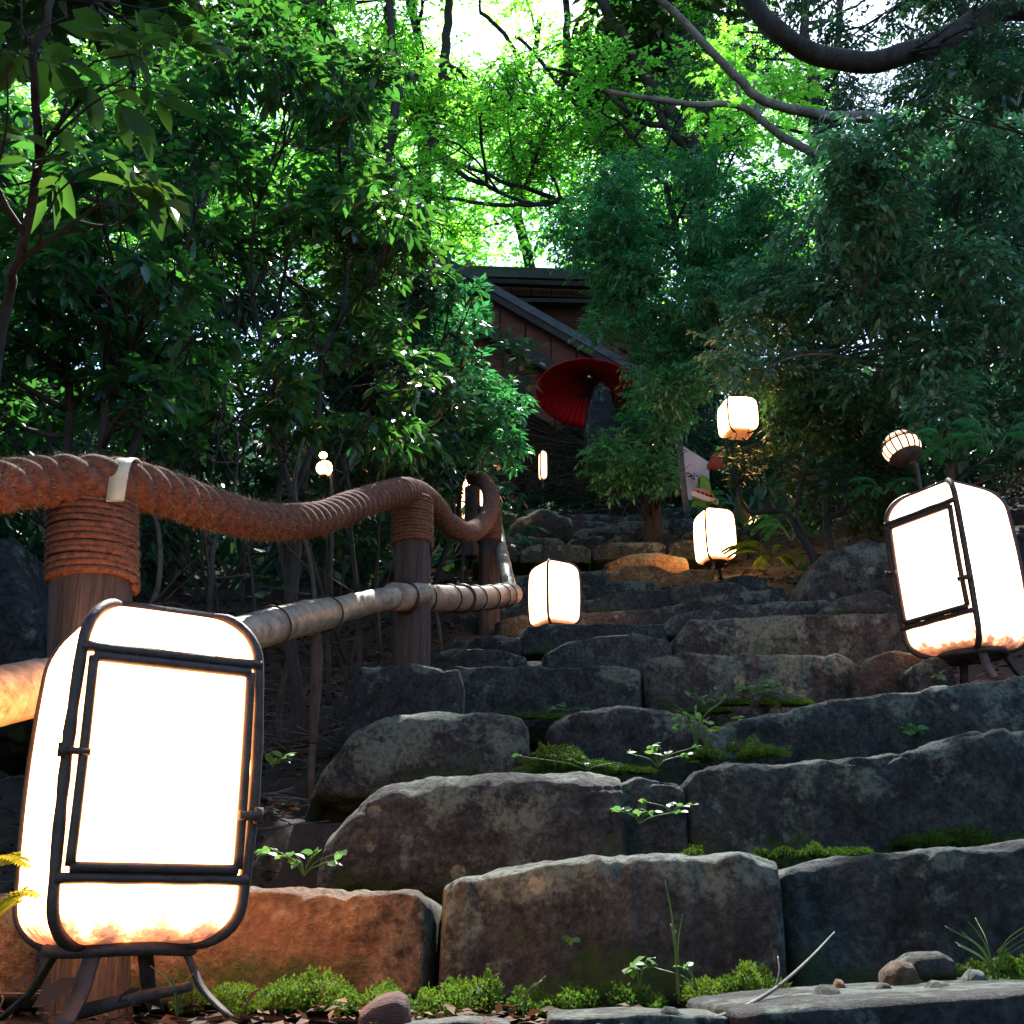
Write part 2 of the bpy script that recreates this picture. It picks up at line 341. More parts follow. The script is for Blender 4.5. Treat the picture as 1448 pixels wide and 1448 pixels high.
# glades through the leaves where the photograph shows lamps, parasol and boards: left, top, right, bottom pixel, nearer than, share kept
CLEAR = [(1008, 545, 1082, 632, 7.9, .0), (1232, 590, 1318, 672, 4.9, .0), (750, 495, 862, 590, 12.7, .04), (868, 495, 910, 590, 12.7, .8), (690, 372, 800, 480, 14, .34), (438, 634, 480, 686, 5.2, .0),
         (755, 625, 780, 685, 12, .25), (958, 625, 1010, 716, 10.3, .02), (650, 655, 690, 745, 9.3, .15), (518, 625, 536, 642, 6.2, .0), (1050, 718, 1082, 752, 10.1, .1), (975, 660, 1030, 725, 9.7, .1)]
def blob_leaves(blobs, per_m3, size, droop=.35, flat=.75, twig_len=.5, shell=.35, up=1.0, leaf_per_twig=9, spray=.0, tint_bias=None):
    """blobs: list of (centre, radius). returns P, A, N, size, tint and twig segments"""
    P_, A_, N_, T_, tw = [], [], [], [], []
    for bi, (c, r) in enumerate(blobs):
        c = np.asarray(c, float); r3 = np.broadcast_to(np.asarray(r, float), (3,)).copy() if np.ndim(r) else np.array([r, r, r*flat])
        area = math.pi*r3[0]*max(r3[2], .5*r3[0]); n = max(4, int(per_m3*area/(.28*size*size)/leaf_per_twig))  # per_m3: layers of leaf across the clump
        d = rand_dir(n); rad = (shell+(1-shell)*rng.random(n)**.6)
        end = c+d*r3*rad[:, None]
        wob = fbm(end*2.2, 2, 5); keep = wob > -.28
        end = end[keep]; d = d[keep]; n = len(end)
        if n == 0: continue
        L = twig_len*(.6+.8*rng.random(n))*min(1, r3.mean())
        td = nrm(d*np.array([1, 1, .6])+rand_dir(n)*.55+np.array([0, 0, -droop*.4]))
        st = end-td*L[:, None]
        tw.append(np.stack([st, (st+end)/2+rand_dir(n)*.03*L[:, None], end], 1))
        k = leaf_per_twig; t = np.linspace(.15, 1.0, k)[None, :]+rng.normal(size=(n, k))*.04
        p = st[:, None]+td[:, None]*(L[:, None]*t)[..., None]
        side = nrm(np.cross(td, np.array([0, 0, 1.0])+rand_dir(n)*.3))
        sg = np.where(np.arange(k) % 2 == 0, 1, -1)[None, :, None]
        a = td[:, None]*.75+side[:, None]*sg*.9+rand_dir(n*k).reshape(n, k, 3)*.35
        a[:, -1] = td+rand_dir(n)*.2
        a[..., 2] -= droop
        nn = np.array([0, 0, 1.0])*up+rand_dir(n*k).reshape(n, k, 3)*.55
        P_.append(p.reshape(-1, 3)); A_.append(a.reshape(-1, 3)); N_.append(nn.reshape(-1, 3))
        tb = rng.random((n, 1))*.35+rng.random((n, k))*.5 if tint_bias is None else np.clip(tint_bias[bi]+rng.normal(size=(n, k))*.12, 0, .999)
        T_.append(np.clip(tb, 0, .999).ravel())
    P = np.concatenate(P_); s = size*(.65+.6*rng.random(len(P)))
    return P, np.concatenate(A_), np.concatenate(N_), s, np.concatenate(T_), np.concatenate(tw)

def twig_mesh(g, tw, r):
    """three-sided tapered twigs"""
    n = len(tw); a = np.array([0, 2.09, 4.19]); T = nrm(tw[:, 2]-tw[:, 0])
    X = nrm(np.cross(T, [.3, .2, 1.0])); Y = np.cross(T, X)
    ring = X[:, None]*np.cos(a)[None, :, None]+Y[:, None]*np.sin(a)[None, :, None]
    V = np.stack([tw[:, 0, None]+ring*r, tw[:, 1, None]+ring*r*.7, tw[:, 2, None]+ring*r*.25], 1).reshape(-1, 3)
    j = np.arange(3); F = []
    for lvl in (0, 1):
        F.append(np.stack([lvl*3+j, lvl*3+(j+1) % 3, lvl*3+3+(j+1) % 3, lvl*3+3+j], -1))
    F = np.concatenate(F); FF = (F[None]+(np.arange(n)*9)[:, None, None]).reshape(-1, 4)
    g.add(V, FF)

def limb(g, pts, r0, r1, n=None, sides=9, wob=.06, seed=0):
    pts = np.asarray(pts, float); L = np.linalg.norm(np.diff(pts, axis=0), axis=1).sum()
    n = n or max(6, int(L/.07)); n = min(n, 90)
    C = catmull(pts, n); t = np.linspace(0, 1, n)
    C = C+np.stack([fbm(np.stack([t*L*2.5, t*0+seed+k*9, t*0], -1), 3, seed) for k in range(3)], -1)*wob*min(1, L)*np.minimum(1, t*6)[:, None]
    r = r0+(r1-r0)*t**.8
    rm = lambda i, a: 1+.10*fbm(np.stack([i*.12+a*0, np.cos(a)*1.2+seed+i*0, np.sin(a)*1.2+i*0], -1), 3, seed+3)
    tube(g, C, r, sides, rm); return C

def tree(name, label, cat, base, trunks, blobs, leafmat, size, per_m3, barkmat='bark', shape='ellipse', group=None,
         n_leaf_parts=0, branch_r=.02, twig_r=.003, extra_limbs=(), auto=True, wob=.06, **kw):
    """trunks: list of (points, r0, r1) in world metres; blobs (centre, radius)"""
    global rng
    rng = np.random.default_rng(sum(ord(c)*(i_+1) for i_, c in enumerate(label)))
    base = np.asarray(base, float)
    th = empty(name, base, label, cat, group)
    g = G(); skel = []
    for k, (pts, r0, r1) in enumerate(trunks):
        C = limb(g, pts, r0, r1, seed=k+len(blobs), wob=wob); skel.append((C, np.linspace(r0, r1, len(C))))
    for k, (pts, r0, r1) in enumerate(extra_limbs): limb(g, pts, r0, r1, seed=k+31, sides=6)
    if auto:
        SP = np.concatenate([s[0] for s in skel]); SR = np.concatenate([s[1] for s in skel])
        for k, (c, r) in enumerate(blobs):
            c = np.asarray(c, float); cost = np.linalg.norm(SP-c, axis=1)+np.maximum(0, SP[:, 2]-c[2]+.1)*1.5
            i = int(np.argmin(cost)); a = SP[i]; Ld = np.linalg.norm(c-a)
            if Ld < .05: continue
            midp = (a+c)/2+rand_dir(1)[0]*.12*Ld+np.array([0, 0, .08*Ld])
            C = limb(g, [a, midp, c], min(SR[i]*.75, branch_r+Ld*.006), branch_r*.25, sides=6, seed=k+50)
            rm_ = np.mean(np.broadcast_to(r, (3,)))
            for q in range(4):
                e = c+rand_dir(1)[0]*rm_*.7; s0 = C[int(len(C)*(.4+.15*q))-1]
                limb(g, [s0, (s0+e)/2+rand_dir(1)[0]*.05, e], branch_r*.35, branch_r*.12, n=6, sides=4, seed=q+k)
    g.build('trunk', M[barkmat], th, base)
    P, A, N, s, T, tw = blob_leaves(blobs, per_m3, size, **kw)
    v = P@np.array([0, cp, sp_]); u_ = P[:, 0]/v*FPX+CX; w_ = CY-(P@np.array([0, -sp_, cp]))/v*FPX
    kp = np.ones(len(P), bool); rnd = rng.random(len(P))
    for (ax, ay, bx, by, dm, q) in CLEAR: kp &= ~((u_ > ax) & (u_ < bx) & (w_ > ay) & (w_ < by) & (P[:, 1] < dm) & (rnd > q))
    P, A, N, s, T = P[kp], A[kp], N[kp], s[kp], T[kp]
    if n_leaf_parts:
        dist = np.linalg.norm(P, axis=1); v = P@np.array([0, cp, sp_]); u_ = P[:, 0]/v*FPX+CX; w_ = CY-(P@np.array([0, -sp_, cp]))/v*FPX
        ok = (u_ > -5) & (u_ < 1453) & (w_ > -5) & (w_ < 1453)
        score = np.where(ok, s/dist, -1)*(.75+.5*rng.random(len(P))); idx = np.argsort(-score)[:n_leaf_parts]
        gm = G(); leaves(gm, np.zeros((1, 3)), np.array([[1., 0, 0]]), np.array([[0, 0, 1.]]), 1.0, shape, np.array([.3]))
        first = gm.build('leaf', M[leafmat], th); me = first.data
        Ai = nrm(A[idx]); Bi = nrm(np.cross(N[idx], Ai)); Ni = np.cross(Ai, Bi)
        for q, i in enumerate(idx):
            o = first if q == 0 else first.copy()
            if q: COL.objects.link(o)
            Mx = np.eye(4); Mx[:3, 0] = Ai[q]*s[i]; Mx[:3, 1] = Bi[q]*s[i]; Mx[:3, 2] = Ni[q]*s[i]; Mx[:3, 3] = P[i]-base
            o.matrix_basis = Matrix(Mx.tolist())
        m_ = np.ones(len(P), bool); m_[idx] = False; P, A, N, s, T = P[m_], A[m_], N[m_], s[m_], T[m_]
    g = G(); leaves(g, P, A, N, s, shape, T); g.build('crown', M[leafmat], th, base, kind='stuff')
    e_ = tw[:, 1]; v = e_@np.array([0, cp, sp_]); u_ = e_[:, 0]/v*FPX+CX; w_ = CY-(e_@np.array([0, -sp_, cp]))/v*FPX; kp = np.ones(len(tw), bool)
    for (ax, ay, bx, by, dm, q) in CLEAR: kp &= ~((u_ > ax) & (u_ < bx) & (w_ > ay) & (w_ < by) & (e_[:, 1] < dm))
    tw = tw[kp]
    if len(tw) > 1500: tw = tw[::2]
    g = G(); twig_mesh(g, tw, twig_r); g.build('twigs', M['twig'], th, base, kind='stuff')
    return th

def B(px, py, d, rpx, flat=1.0):
    r = rpx*m_per_px(d, py); return (at(px, py, d), np.array([r, r*1.1, r*flat]))

# ---------------------------------------------------------------- stair profile and ground
CD = [2.1, 2.75, 3.4, 4.0, 4.7, 5.4, 6.0, 6.6, 7.3, 8.0, 8.7, 9.4, 10.1, 10.8, 11.5, 12.2, 12.9]
CYT = [1220, 1085, 1005, 935, 880, 850, 826, 806, 792, 778, 766, 756, 746, 737, 729, 722, 716]
CZ = [float(at(900, y, d)[2]) for d, y in zip(CD, CYT)]
_gy = [-40, -6, 0, .85, .95, CD[0]+.15]; _gz = [-9, -2.6, -.42, -.36, -.12, -.105]
for k in range(len(CD)):
    nx = CD[k+1] if k+1 < len(CD) else CD[k]+.6
    _gy += [CD[k]+.3, nx+.14]; _gz += [CZ[k]-.10, CZ[k]-.06]
_gy += [16, 20, 28, 40, 120]; _gz += [CZ[-1]+.2, CZ[-1]+2.6, CZ[-1]+8, CZ[-1]+12, CZ[-1]+20]
_sy = [-40, 0, .9, 2.1]+CD[1:]+[16, 20, 28, 40, 120]; _sz = [-9, -.45, -.2, -.10]+CZ[:-1]+[CZ[-1]+.2, CZ[-1]+2.6, CZ[-1]+8, CZ[-1]+12, CZ[-1]+20]
def stair_lr(y):
    l = np.interp(y, [0, 2.1, 2.75, 4, 5.4, 8, 13], [-1.1, -.95, -.55, -.55, -.32, -.12, .1])
    r = np.interp(y, [0, 3.4, 3.8, 5.4, 6.5, 8, 13], [1.5, 1.5, 1.35, 1.45, 1.45, 1.4, 1.6]); return l, r
def gz(x, y):
    x = np.asarray(x, float); y = np.asarray(y, float)
    st = np.interp(y, _gy, _gz); sm = np.interp(y, _sy, _sz)
    l, r = stair_lr(y); dl = np.maximum(0, l-x); dr = np.maximum(0, x-r)
    w1 = np.clip((dl+dr)*6, 0, 1)
    z = st*(1-w1)+sm*w1
    z = z-np.minimum(dl*.25, .22)+np.maximum(0, dl-2.5)*.10+np.minimum(dr*.30, 3)
    P = np.stack([x, y, x*0], -1)
    n = fbm(P*1.3, 4, 3)*.10*w1+fbm(P*9, 3, 8)*.014
    return z+n
def grid_axis(segs):
    out = [segs[0][0]]
    for a, b, s_ in segs: out += list(np.arange(a, b, s_)[1:])+[b]
    return np.array(out)
xs = grid_axis([(-90, -12, 6), (-12, -3, .5), (-3, 3.5, .05), (3.5, 12, .5), (12, 90, 6)])
ys = grid_axis([(-40, -4, 4), (-4, .8, .4), (.8, 14, .05), (14, 24, .5), (24, 120, 6)])
X, Y = np.meshgrid(xs, ys); Z = gz(X, Y)
V = np.stack([X, Y, Z], -1).reshape(-1, 3); nx_, ny_ = len(xs), len(ys)
i = np.arange(ny_-1)[:, None]*nx_; j = np.arange(nx_-1)[None]
g = G(); g.add(V, np.stack([i+j, i+j+1, i+nx_+j+1, i+nx_+j], -1).reshape(-1, 4))
tag(g.build('ground', M['soil']), 'dark forest soil of the hillside under the steps and trees', kind='structure')

# ---------------------------------------------------------------- stone steps
stairs = empty('stone_stairs', (0, 0, 0), 'rough natural stone stairway climbing the wooded hillside', kind='structure')
def facets(V, spacing, Rd, tilt, seed):
    r_ = np.random.default_rng(seed); lo, hi = V.reshape(-1, 3).min(0), V.reshape(-1, 3).max(0)
    sz_ = np.maximum(hi-lo, .02); area = 2*(sz_[0]*sz_[1]+sz_[0]*sz_[2]); K = int(np.clip(area/spacing**2, 6, 260))
    flat = V.reshape(-1, 3); C = flat[r_.integers(0, len(flat), K)]; t = r_.normal(size=(K, 3))*tilt; best = np.full(len(flat), 1e9)
    for k in range(K):
        d = flat-C[k]; best = np.minimum(best, d@t[k]+(d*d).sum(1)/(2*Rd))
    return best.reshape(V.shape[:-1])
def stone(top, bot, d, depth, m='stone', parent=stairs, name='stone', n=9.0, amp=1.0, seed=None, label=None, slope=0.0, yaw=0.0):
    n = 16 if n == 9.0 else n
    """top: [(px,py)...] outline of the upper edge seen from the camera at distance d; bot: pixel row of its foot"""
    seed = seed if seed is not None else random.randint(0, 9999)
    tp = np.array(top, float); x0, x1 = tp[0, 0], tp[-1, 0]
    wpx = x1-x0; nc = int(np.clip(wpx/4.2, 14, 140)); nl = int(np.clip(92*min(1, 3.2/d)+4, 26, 92))
    u = .5-.5*np.cos(np.linspace(0, np.pi, nc)); u = .5*u+.5*np.linspace(0, 1, nc)
    px = x0-2+u*(wpx+4); py = np.interp(px, tp[:, 0], tp[:, 1])
    dd = d+yaw*(u-.5)
    W = np.array([at(a, b, e) for a, b, e in zip(px, py, dd)])
    xw, zt = W[:, 0], W[:, 2]
    zb = np.array([at(a, bot, e)[2] for a, e in zip(px, dd)])
    zb = np.minimum(zb, zt-.04)
    e = (1-np.abs(2*u-1)**44)**(1/3.0); e = np.maximum(e, .02)
    th = np.linspace(0, 2*np.pi, nl, endpoint=False)+.01
    c, s = np.cos(th), np.sin(th)
    sy = np.sign(c)*np.abs(c)**(2/n); sz = np.sign(s)*np.abs(s)**(2/n)
    hz = (zt-zb)/2; zc = (zt+zb)/2; hy = depth/2
    ez = 1-(1-e)*.22; ey = e
    Yv = (dd+hy)[:, None]-sy[None]*hy*(.45+.55*ey)[:, None]+slope*(sz[None]+1)*hz[:, None]
    Zv = zc[:, None]+sz[None]*hz[:, None]*ez[:, None]
    Xv = np.broadcast_to(xw[:, None], Yv.shape)
    V = np.stack([Xv, Yv, Zv], -1)
    dirv = np.stack([np.zeros_like(Yv), -np.broadcast_to(sy[None], Yv.shape), np.broadcast_to(sz[None], Yv.shape)], -1)
    dirv = nrm(dirv); size = min(.3, float(hz.mean())*2)
    disp = (fbm(V*3.2+seed, 3, seed)*.10*size+fbm(V*9+seed, 3, seed+9, True)*.060*size+fbm(V*34+seed, 3, seed+4)*.022*size)*amp
    fc = np.minimum(facets(V, .30*size+.03, .13, .16, seed)*.55, .012)+np.minimum(facets(V, .13*size+.02, .06, .2, seed+1)*.35*(d < 6), .006)
    disp = disp+np.maximum(fc, -.03)*min(1.0, size*5)*amp*(1-.75*np.clip(dirv[..., 2], 0, 1))
    cr = fbm(V*np.array([2.6, 2.6, 4.5])+seed, 3, seed+21); disp = disp-.011*np.exp(-(cr/.022)**2)*min(1, size*4)*(d < 6)
    V = V+dirv*disp[..., None]
    V[..., 0] += fbm(V*6+50+seed, 3, seed+2)*.05*size
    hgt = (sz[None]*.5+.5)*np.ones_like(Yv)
    V = V.reshape(-1, 3); i = np.arange(nc-1)[:, None]*nl; j = np.arange(nl)[None]; j2 = (j+1) % nl
    F = [np.stack([i+j, i+j2, i+nl+j2, i+nl+j], -1).reshape(-1, 4)]
    cl = V[:nl].mean(0)-[.004, 0, 0]; cr = V[-nl:].mean(0)+[.004, 0, 0]
    V = np.vstack([V, cl, cr]); k = len(V)
    jj = np.arange(nl); j2 = (jj+1) % nl
    F.append(np.stack([jj*0+k-2, j2, jj], -1)); F.append(np.stack([jj*0+k-1, (nc-1)*nl+jj, (nc-1)*nl+j2], -1))
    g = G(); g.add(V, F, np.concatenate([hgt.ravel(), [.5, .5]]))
    return tag(g.build(name, M[m], parent, center=True), label)

T_ = lambda k: (CD[k+1]-CD[k])+.22 if k+1 < len(CD) else .8
# lowest slab, whose top is seen edge-on at the very bottom
stone([(1040, 1436), (1150, 1424), (1300, 1414), (1448, 1402), (1700, 1398)], 1560, 1.45, .42, 'stone_dark', amp=.8)
stone([(780, 1440), (900, 1433), (1030, 1438)], 1500, 1.5, .16, 'stone_dark', amp=.9)
stone([(560, 1452), (650, 1444), (720, 1450)], 1500, 1.45, .12, 'stone_dark', amp=.9)
# first course
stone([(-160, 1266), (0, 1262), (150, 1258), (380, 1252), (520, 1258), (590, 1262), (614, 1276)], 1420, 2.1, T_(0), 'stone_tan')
stone([(619, 1264), (645, 1246), (720, 1232), (850, 1219), (960, 1215), (1060, 1213), (1106, 1226)], 1425, 2.08, T_(0), 'stone_lichen')
stone([(1108, 1228), (1160, 1217), (1250, 1209), (1350, 1204), (1448, 1198), (1700, 1190)], 1425, 2.12, T_(0), 'stone')
# second
stone([(444, 1235), (462, 1190), (500, 1145), (540, 1108), (600, 1095), (700, 1090), (800, 1093), (886, 1100)], 1275, 2.72, T_(1), 'stone_lichen', n=6)
stone([(866, 1112), (900, 1097), (960, 1104), (972, 1120)], 1250, 2.76, T_(1), 'stone')
stone([(966, 1110), (985, 1088), (1020, 1078), (1120, 1076), (1230, 1072), (1330, 1047), (1400, 1032), (1448, 1026), (1700, 1012)], 1250, 2.75, T_(1), 'stone')
# third
stone([(425, 1160), (455, 1090), (500, 1030), (540, 1010), (620, 1005), (700, 1004), (735, 1012), (748, 1030)], 1130, 3.35, T_(2), 'stone_lichen', n=6)
stone([(772, 1030), (800, 1012), (860, 1004), (940, 1004), (990, 1013), (1010, 1030)], 1130, 3.45, T_(2), 'stone_dark')
stone([(985, 1035), (1030, 1016), (1100, 1006), (1180, 995), (1260, 980), (1350, 965), (1448, 955), (1700, 945)], 1120, 3.4, T_(2), 'stone')
# fourth
stone([(492, 962), (510, 948), (570, 944), (650, 950)], 1090, 3.74, .45, 'stone_dark')
stone([(628, 975), (645, 943), (700, 938), (800, 940), (880, 937), (907, 942)], 1035, 3.98, T_(3), 'stone')
stone([(912, 940), (930, 928), (1000, 923), (1100, 922), (1190, 924), (1228, 948)], 1035, 4.0, T_(3), 'stone_lichen')
stone([(1205, 962), (1235, 925), (1270, 915), (1310, 922)], 1010, 3.95, .5, 'stone_brown')
stone([(1290, 940), (1325, 925), (1350, 940)], 1000, 3.8, .4, 'stone_brown')
# fifth
stone([(606, 925), (640, 915), (700, 918), (745, 930)], 960, 4.7, T_(4), 'stone_dark')
stone([(768, 925), (800, 908), (850, 898), (900, 896), (950, 908)], 960, 4.68, T_(4), 'stone')
stone([(950, 905), (975, 876), (1040, 870), (1120, 867), (1200, 866), (1290, 868)], 945, 4.7, T_(4), 'stone_lichen')
# sixth
stone([(640, 905), (700, 896), (735, 900)], 940, 5.3, T_(5), 'stone_dark')
stone([(728, 905), (745, 884), (800, 880), (870, 880), (945, 880)], 925, 5.4, T_(5), 'stone_dark')
stone([(935, 885), (960, 868), (1020, 858), (1100, 850), (1168, 846), (1185, 856)], 900, 5.4, T_(5), 'stone_lichen')
# seventh
stone([(700, 880), (740, 870), (830, 864), (945, 862)], 900, 6.0, T_(6), 'stone_dark')
stone([(905, 866), (960, 852), (1010, 840), (1060, 833), (1112, 829)], 885, 6.0, T_(6), 'stone')
# eighth
stone([(690, 860), (760, 850), (860, 848), (890, 856)], 880, 6.6, T_(7), 'stone')
stone([(830, 850), (880, 836), (945, 832), (950, 845)], 865, 6.55, T_(7), 'stone')
stone([(944, 832), (990, 824), (1040, 823), (1062, 835)], 855, 6.6, T_(7), 'stone_lichen')
stone([(1010, 822), (1050, 812), (1085, 816)], 850, 6.9, .6, 'stone_dark')
# ninth to the top: narrower stones, irregular joints
stone([(835, 838), (870, 820), (920, 822), (935, 832)], 850, 7.25, T_(8), 'stone')
stone([(690, 840), (740, 828), (835, 826)], 860, 7.3, T_(8), 'stone_dark')
stone([(862, 812), (885, 799), (925, 798), (948, 808), (952, 820)], 832, 7.6, .6, 'stone_ochre')  # lantern's orange light is put into the colour of the ochre stones
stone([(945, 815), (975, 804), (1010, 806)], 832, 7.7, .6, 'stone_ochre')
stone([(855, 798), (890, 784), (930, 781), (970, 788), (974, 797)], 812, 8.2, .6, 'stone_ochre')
stone([(700, 822), (760, 810), (862, 806)], 838, 7.9, T_(9), 'stone')
for k in range(10, len(CD)):
    xa = np.interp(k, [10, 16], [690, 712]); xb = np.interp(k, [10, 16], [1000, 960]); x = xa+random.uniform(-30, 0)
    while x < xb:
        wd = random.uniform(55, 130); y0 = CYT[k]+np.interp(x, [700, 960], [7, -4])+random.uniform(-4, 4); tl = random.uniform(-4, 4)
        stone([(x, y0+8), (x+wd*.15, y0+tl*.2), (x+wd*.6, y0-random.uniform(0, 4)-tl*.5), (x+wd*.9, y0-tl), (x+wd-2, y0+6)],
              y0+26, CD[k]+random.uniform(-.12, .12), T_(k), random.choice(['stone', 'stone', 'stone_dark', 'stone_lichen', 'stone_brown']), amp=1.4)
        x += wd
    if k > 11: stone([(640, CYT[k]+12), (680, CYT[k]+2), (xa+4, CYT[k]+10)], CYT[k]+34, CD[k], .7, 'stone_dark', amp=1.6)

# boulders beside the steps: things of their own
def boulder(top, bot, d, depth, m, label, **kw):
    o = stone(top, bot, d, depth, m, None, 'boulder', n=3.2, amp=1.9, **kw); return tag(o, label, 'boulder')
boulder([(1135, 845), (1150, 800), (1185, 768), (1235, 758), (1275, 770)], 870, 5.55, .7, 'stone_lichen', 'tall pale lichened boulder left of the big right lantern')
boulder([(1165, 858), (1195, 832), (1240, 824), (1290, 838)], 880, 5.0, .6, 'stone_lichen', 'low rounded boulder on the right end of the steps under the taller one')
boulder([(705, 740), (735, 722), (770, 716), (810, 730)], 770, 9.6, .8, 'stone_dark', 'dark rock left of the top steps behind the fence')
boulder([(700, 740), (715, 716), (735, 722), (745, 745)], 770, 10.4, .8, 'stone_lichen', 'bluish rounded rock at the head of the left rail')
boulder([(-260, 800), (-120, 735), (0, 745), (70, 860)], 1010, 2.9, .8, 'stone_dark', 'dark boulder at the left edge behind the first rope post')
boulder([(840, 730), (862, 700), (900, 698), (935, 725)], 760, 13.0, .6, 'stone_dark', 'squared dark rock at the top of the steps')
boulder([(832, 590), (838, 548), (850, 534), (862, 545), (880, 600)], 650, 12.2, .35, 'stone_dark', 'upright grey green standing stone in front of the red parasol')
for (px, py, d, wpx, hpx, lab, m) in [(1290, 1372, 1.75, 34, 12, 'pale pinkish stone chip at the foot of the right step', 'stone_tan'), (1178, 1408, 1.6, 46, 20, 'dark faceted stone lump beside the twig at the foot of the steps', 'stone_dark'),
        (1335, 1396, 1.62, 40, 18, 'small dark stone beside the stacked rocks', 'stone_dark'), (950, 1430, 1.5, 36, 12, 'flat dark pebble by the grass stem', 'stone'),
        (1190, 1392, 1.72, 18, 12, 'small ochre pebble behind the dark stone lump', 'stone_ochre'), (1255, 1392, 1.65, 22, 10, 'pale pebble under the stacked rocks', 'stone'),
        (1075, 1434, 1.5, 24, 10, 'rusty pebble lying near the foot of the twig', 'stone_tan'), (1385, 1378, 1.7, 30, 12, 'grey pebble at the right edge in the moss', 'stone_lichen')]:
    o = stone([(px-wpx/2, py+hpx*.5), (px-wpx*.2, py-hpx*.5), (px+wpx*.25, py-hpx*.35), (px+wpx/2, py+hpx*.5)], py+hpx, d, wpx*1.2*m_per_px(d), m, None, 'pebble', n=2.6, amp=1.6)
    tag(o, lab, 'pebble')
o = stone([(1283, 1362), (1300, 1349), (1335, 1346), (1350, 1354)], 1366, 1.75, .08, 'stone_lichen', None, 'flat_rock', n=3, amp=1.2); tag(o, 'flat grey green rock lying on the small stone heap', 'rock')
o = stone([(1262, 1372), (1275, 1358), (1295, 1362), (1303, 1386)], 1398, 1.74, .07, 'stone_tan', None, 'pale_rock', n=3, amp=1.5); tag(o, 'pale rock propping the flat rock', 'rock')
o = stone([(1296, 1374), (1315, 1366), (1345, 1366), (1352, 1380)], 1400, 1.76, .08, 'stone_dark', None, 'dark_rock', n=3, amp=1.5); tag(o, 'dark rock under the flat rock', 'rock')
o = stone([(508, 1436), (530, 1420), (560, 1412), (574, 1420)], 1450, 1.5, .05, 'stone_tan', None, 'bark_chip', n=2.5, amp=2.5); o.data.materials[0] = simple_mat('reddish_bark_chip', (.03, .013, .012), (.11, .05, .045), 25, .012, .8, (1, 5, 5)); tag(o, 'reddish chip of bark in the moss at the foot of the steps', 'bark chip')

# ---------------------------------------------------------------- rope and bamboo handrail
rail = empty('rope_handrail', at(130, 1400, 2.05), 'handrail of thick coconut rope on bound posts with a bamboo lower rail', 'handrail')
rb = np.array(rail.location)
def path(pts, n): 
    return catmull(np.array([at(*p) for p in pts]), n)
RP = [(-160, 690, 1.75), (-20, 688, 1.9), (60, 681, 2.0), (150, 680, 2.06), (230, 696, 2.2), (300, 720, 2.4), (380, 738, 2.7), (450, 733, 3.0), (520, 708, 3.4), (575, 694, 3.85), (605, 708, 4.2), (635, 742, 4.7), (665, 752, 5.2), (690, 730, 5.8), (694, 700, 6.25), (683, 680, 6.7), (668, 676, 7.2)]
RC = path(RP, 900); s_ = np.concatenate([[0], np.cumsum(np.linalg.norm(np.diff(RC, axis=0), axis=1))])
g = G(); RR = .047
def ropemod(i, a):
    ph = 1.5*(a-s_[np.minimum(i, len(s_)-1)]*2*np.pi/.155)
    return .77+.28*np.abs(np.sin(ph))**.75
tube(g, RC, RR*(1+.06*fbm(np.stack([s_*6, s_*0, s_*0], -1), 3, 2)), 42, ropemod)
rope = g.build('rope', M['rope'], rail, rb)
T, N, Bn = frames(RC); nf = 60000
i = rng.integers(0, len(RC)-1, nf); a = rng.random(nf)*2*np.pi
rr = RR*.93*ropemod(i, a)
P0 = RC[i]+rng.random((nf, 1))*(RC[np.minimum(i+1, len(RC)-1)]-RC[i]); dr = N[i]*np.cos(a)[:, None]+Bn[i]*np.sin(a)[:, None]
P0 = P0+dr*rr[:, None]; dd = nrm(dr*.6+T[i]*rng.normal(size=(nf, 1))*.9+rand_dir(nf)*.5); Lh = .005+.016*rng.random(nf)**2
sd_ = nrm(np.cross(dd, rand_dir(nf)))*.0005
V = np.stack([P0-sd_, P0+sd_, P0+dd*Lh[:, None]], 1).reshape(-1, 3)
g = G(); g.add(V, np.arange(nf*3).reshape(-1, 3)); g.build('fibres', M['fibre'], rope, rb, kind='stuff')

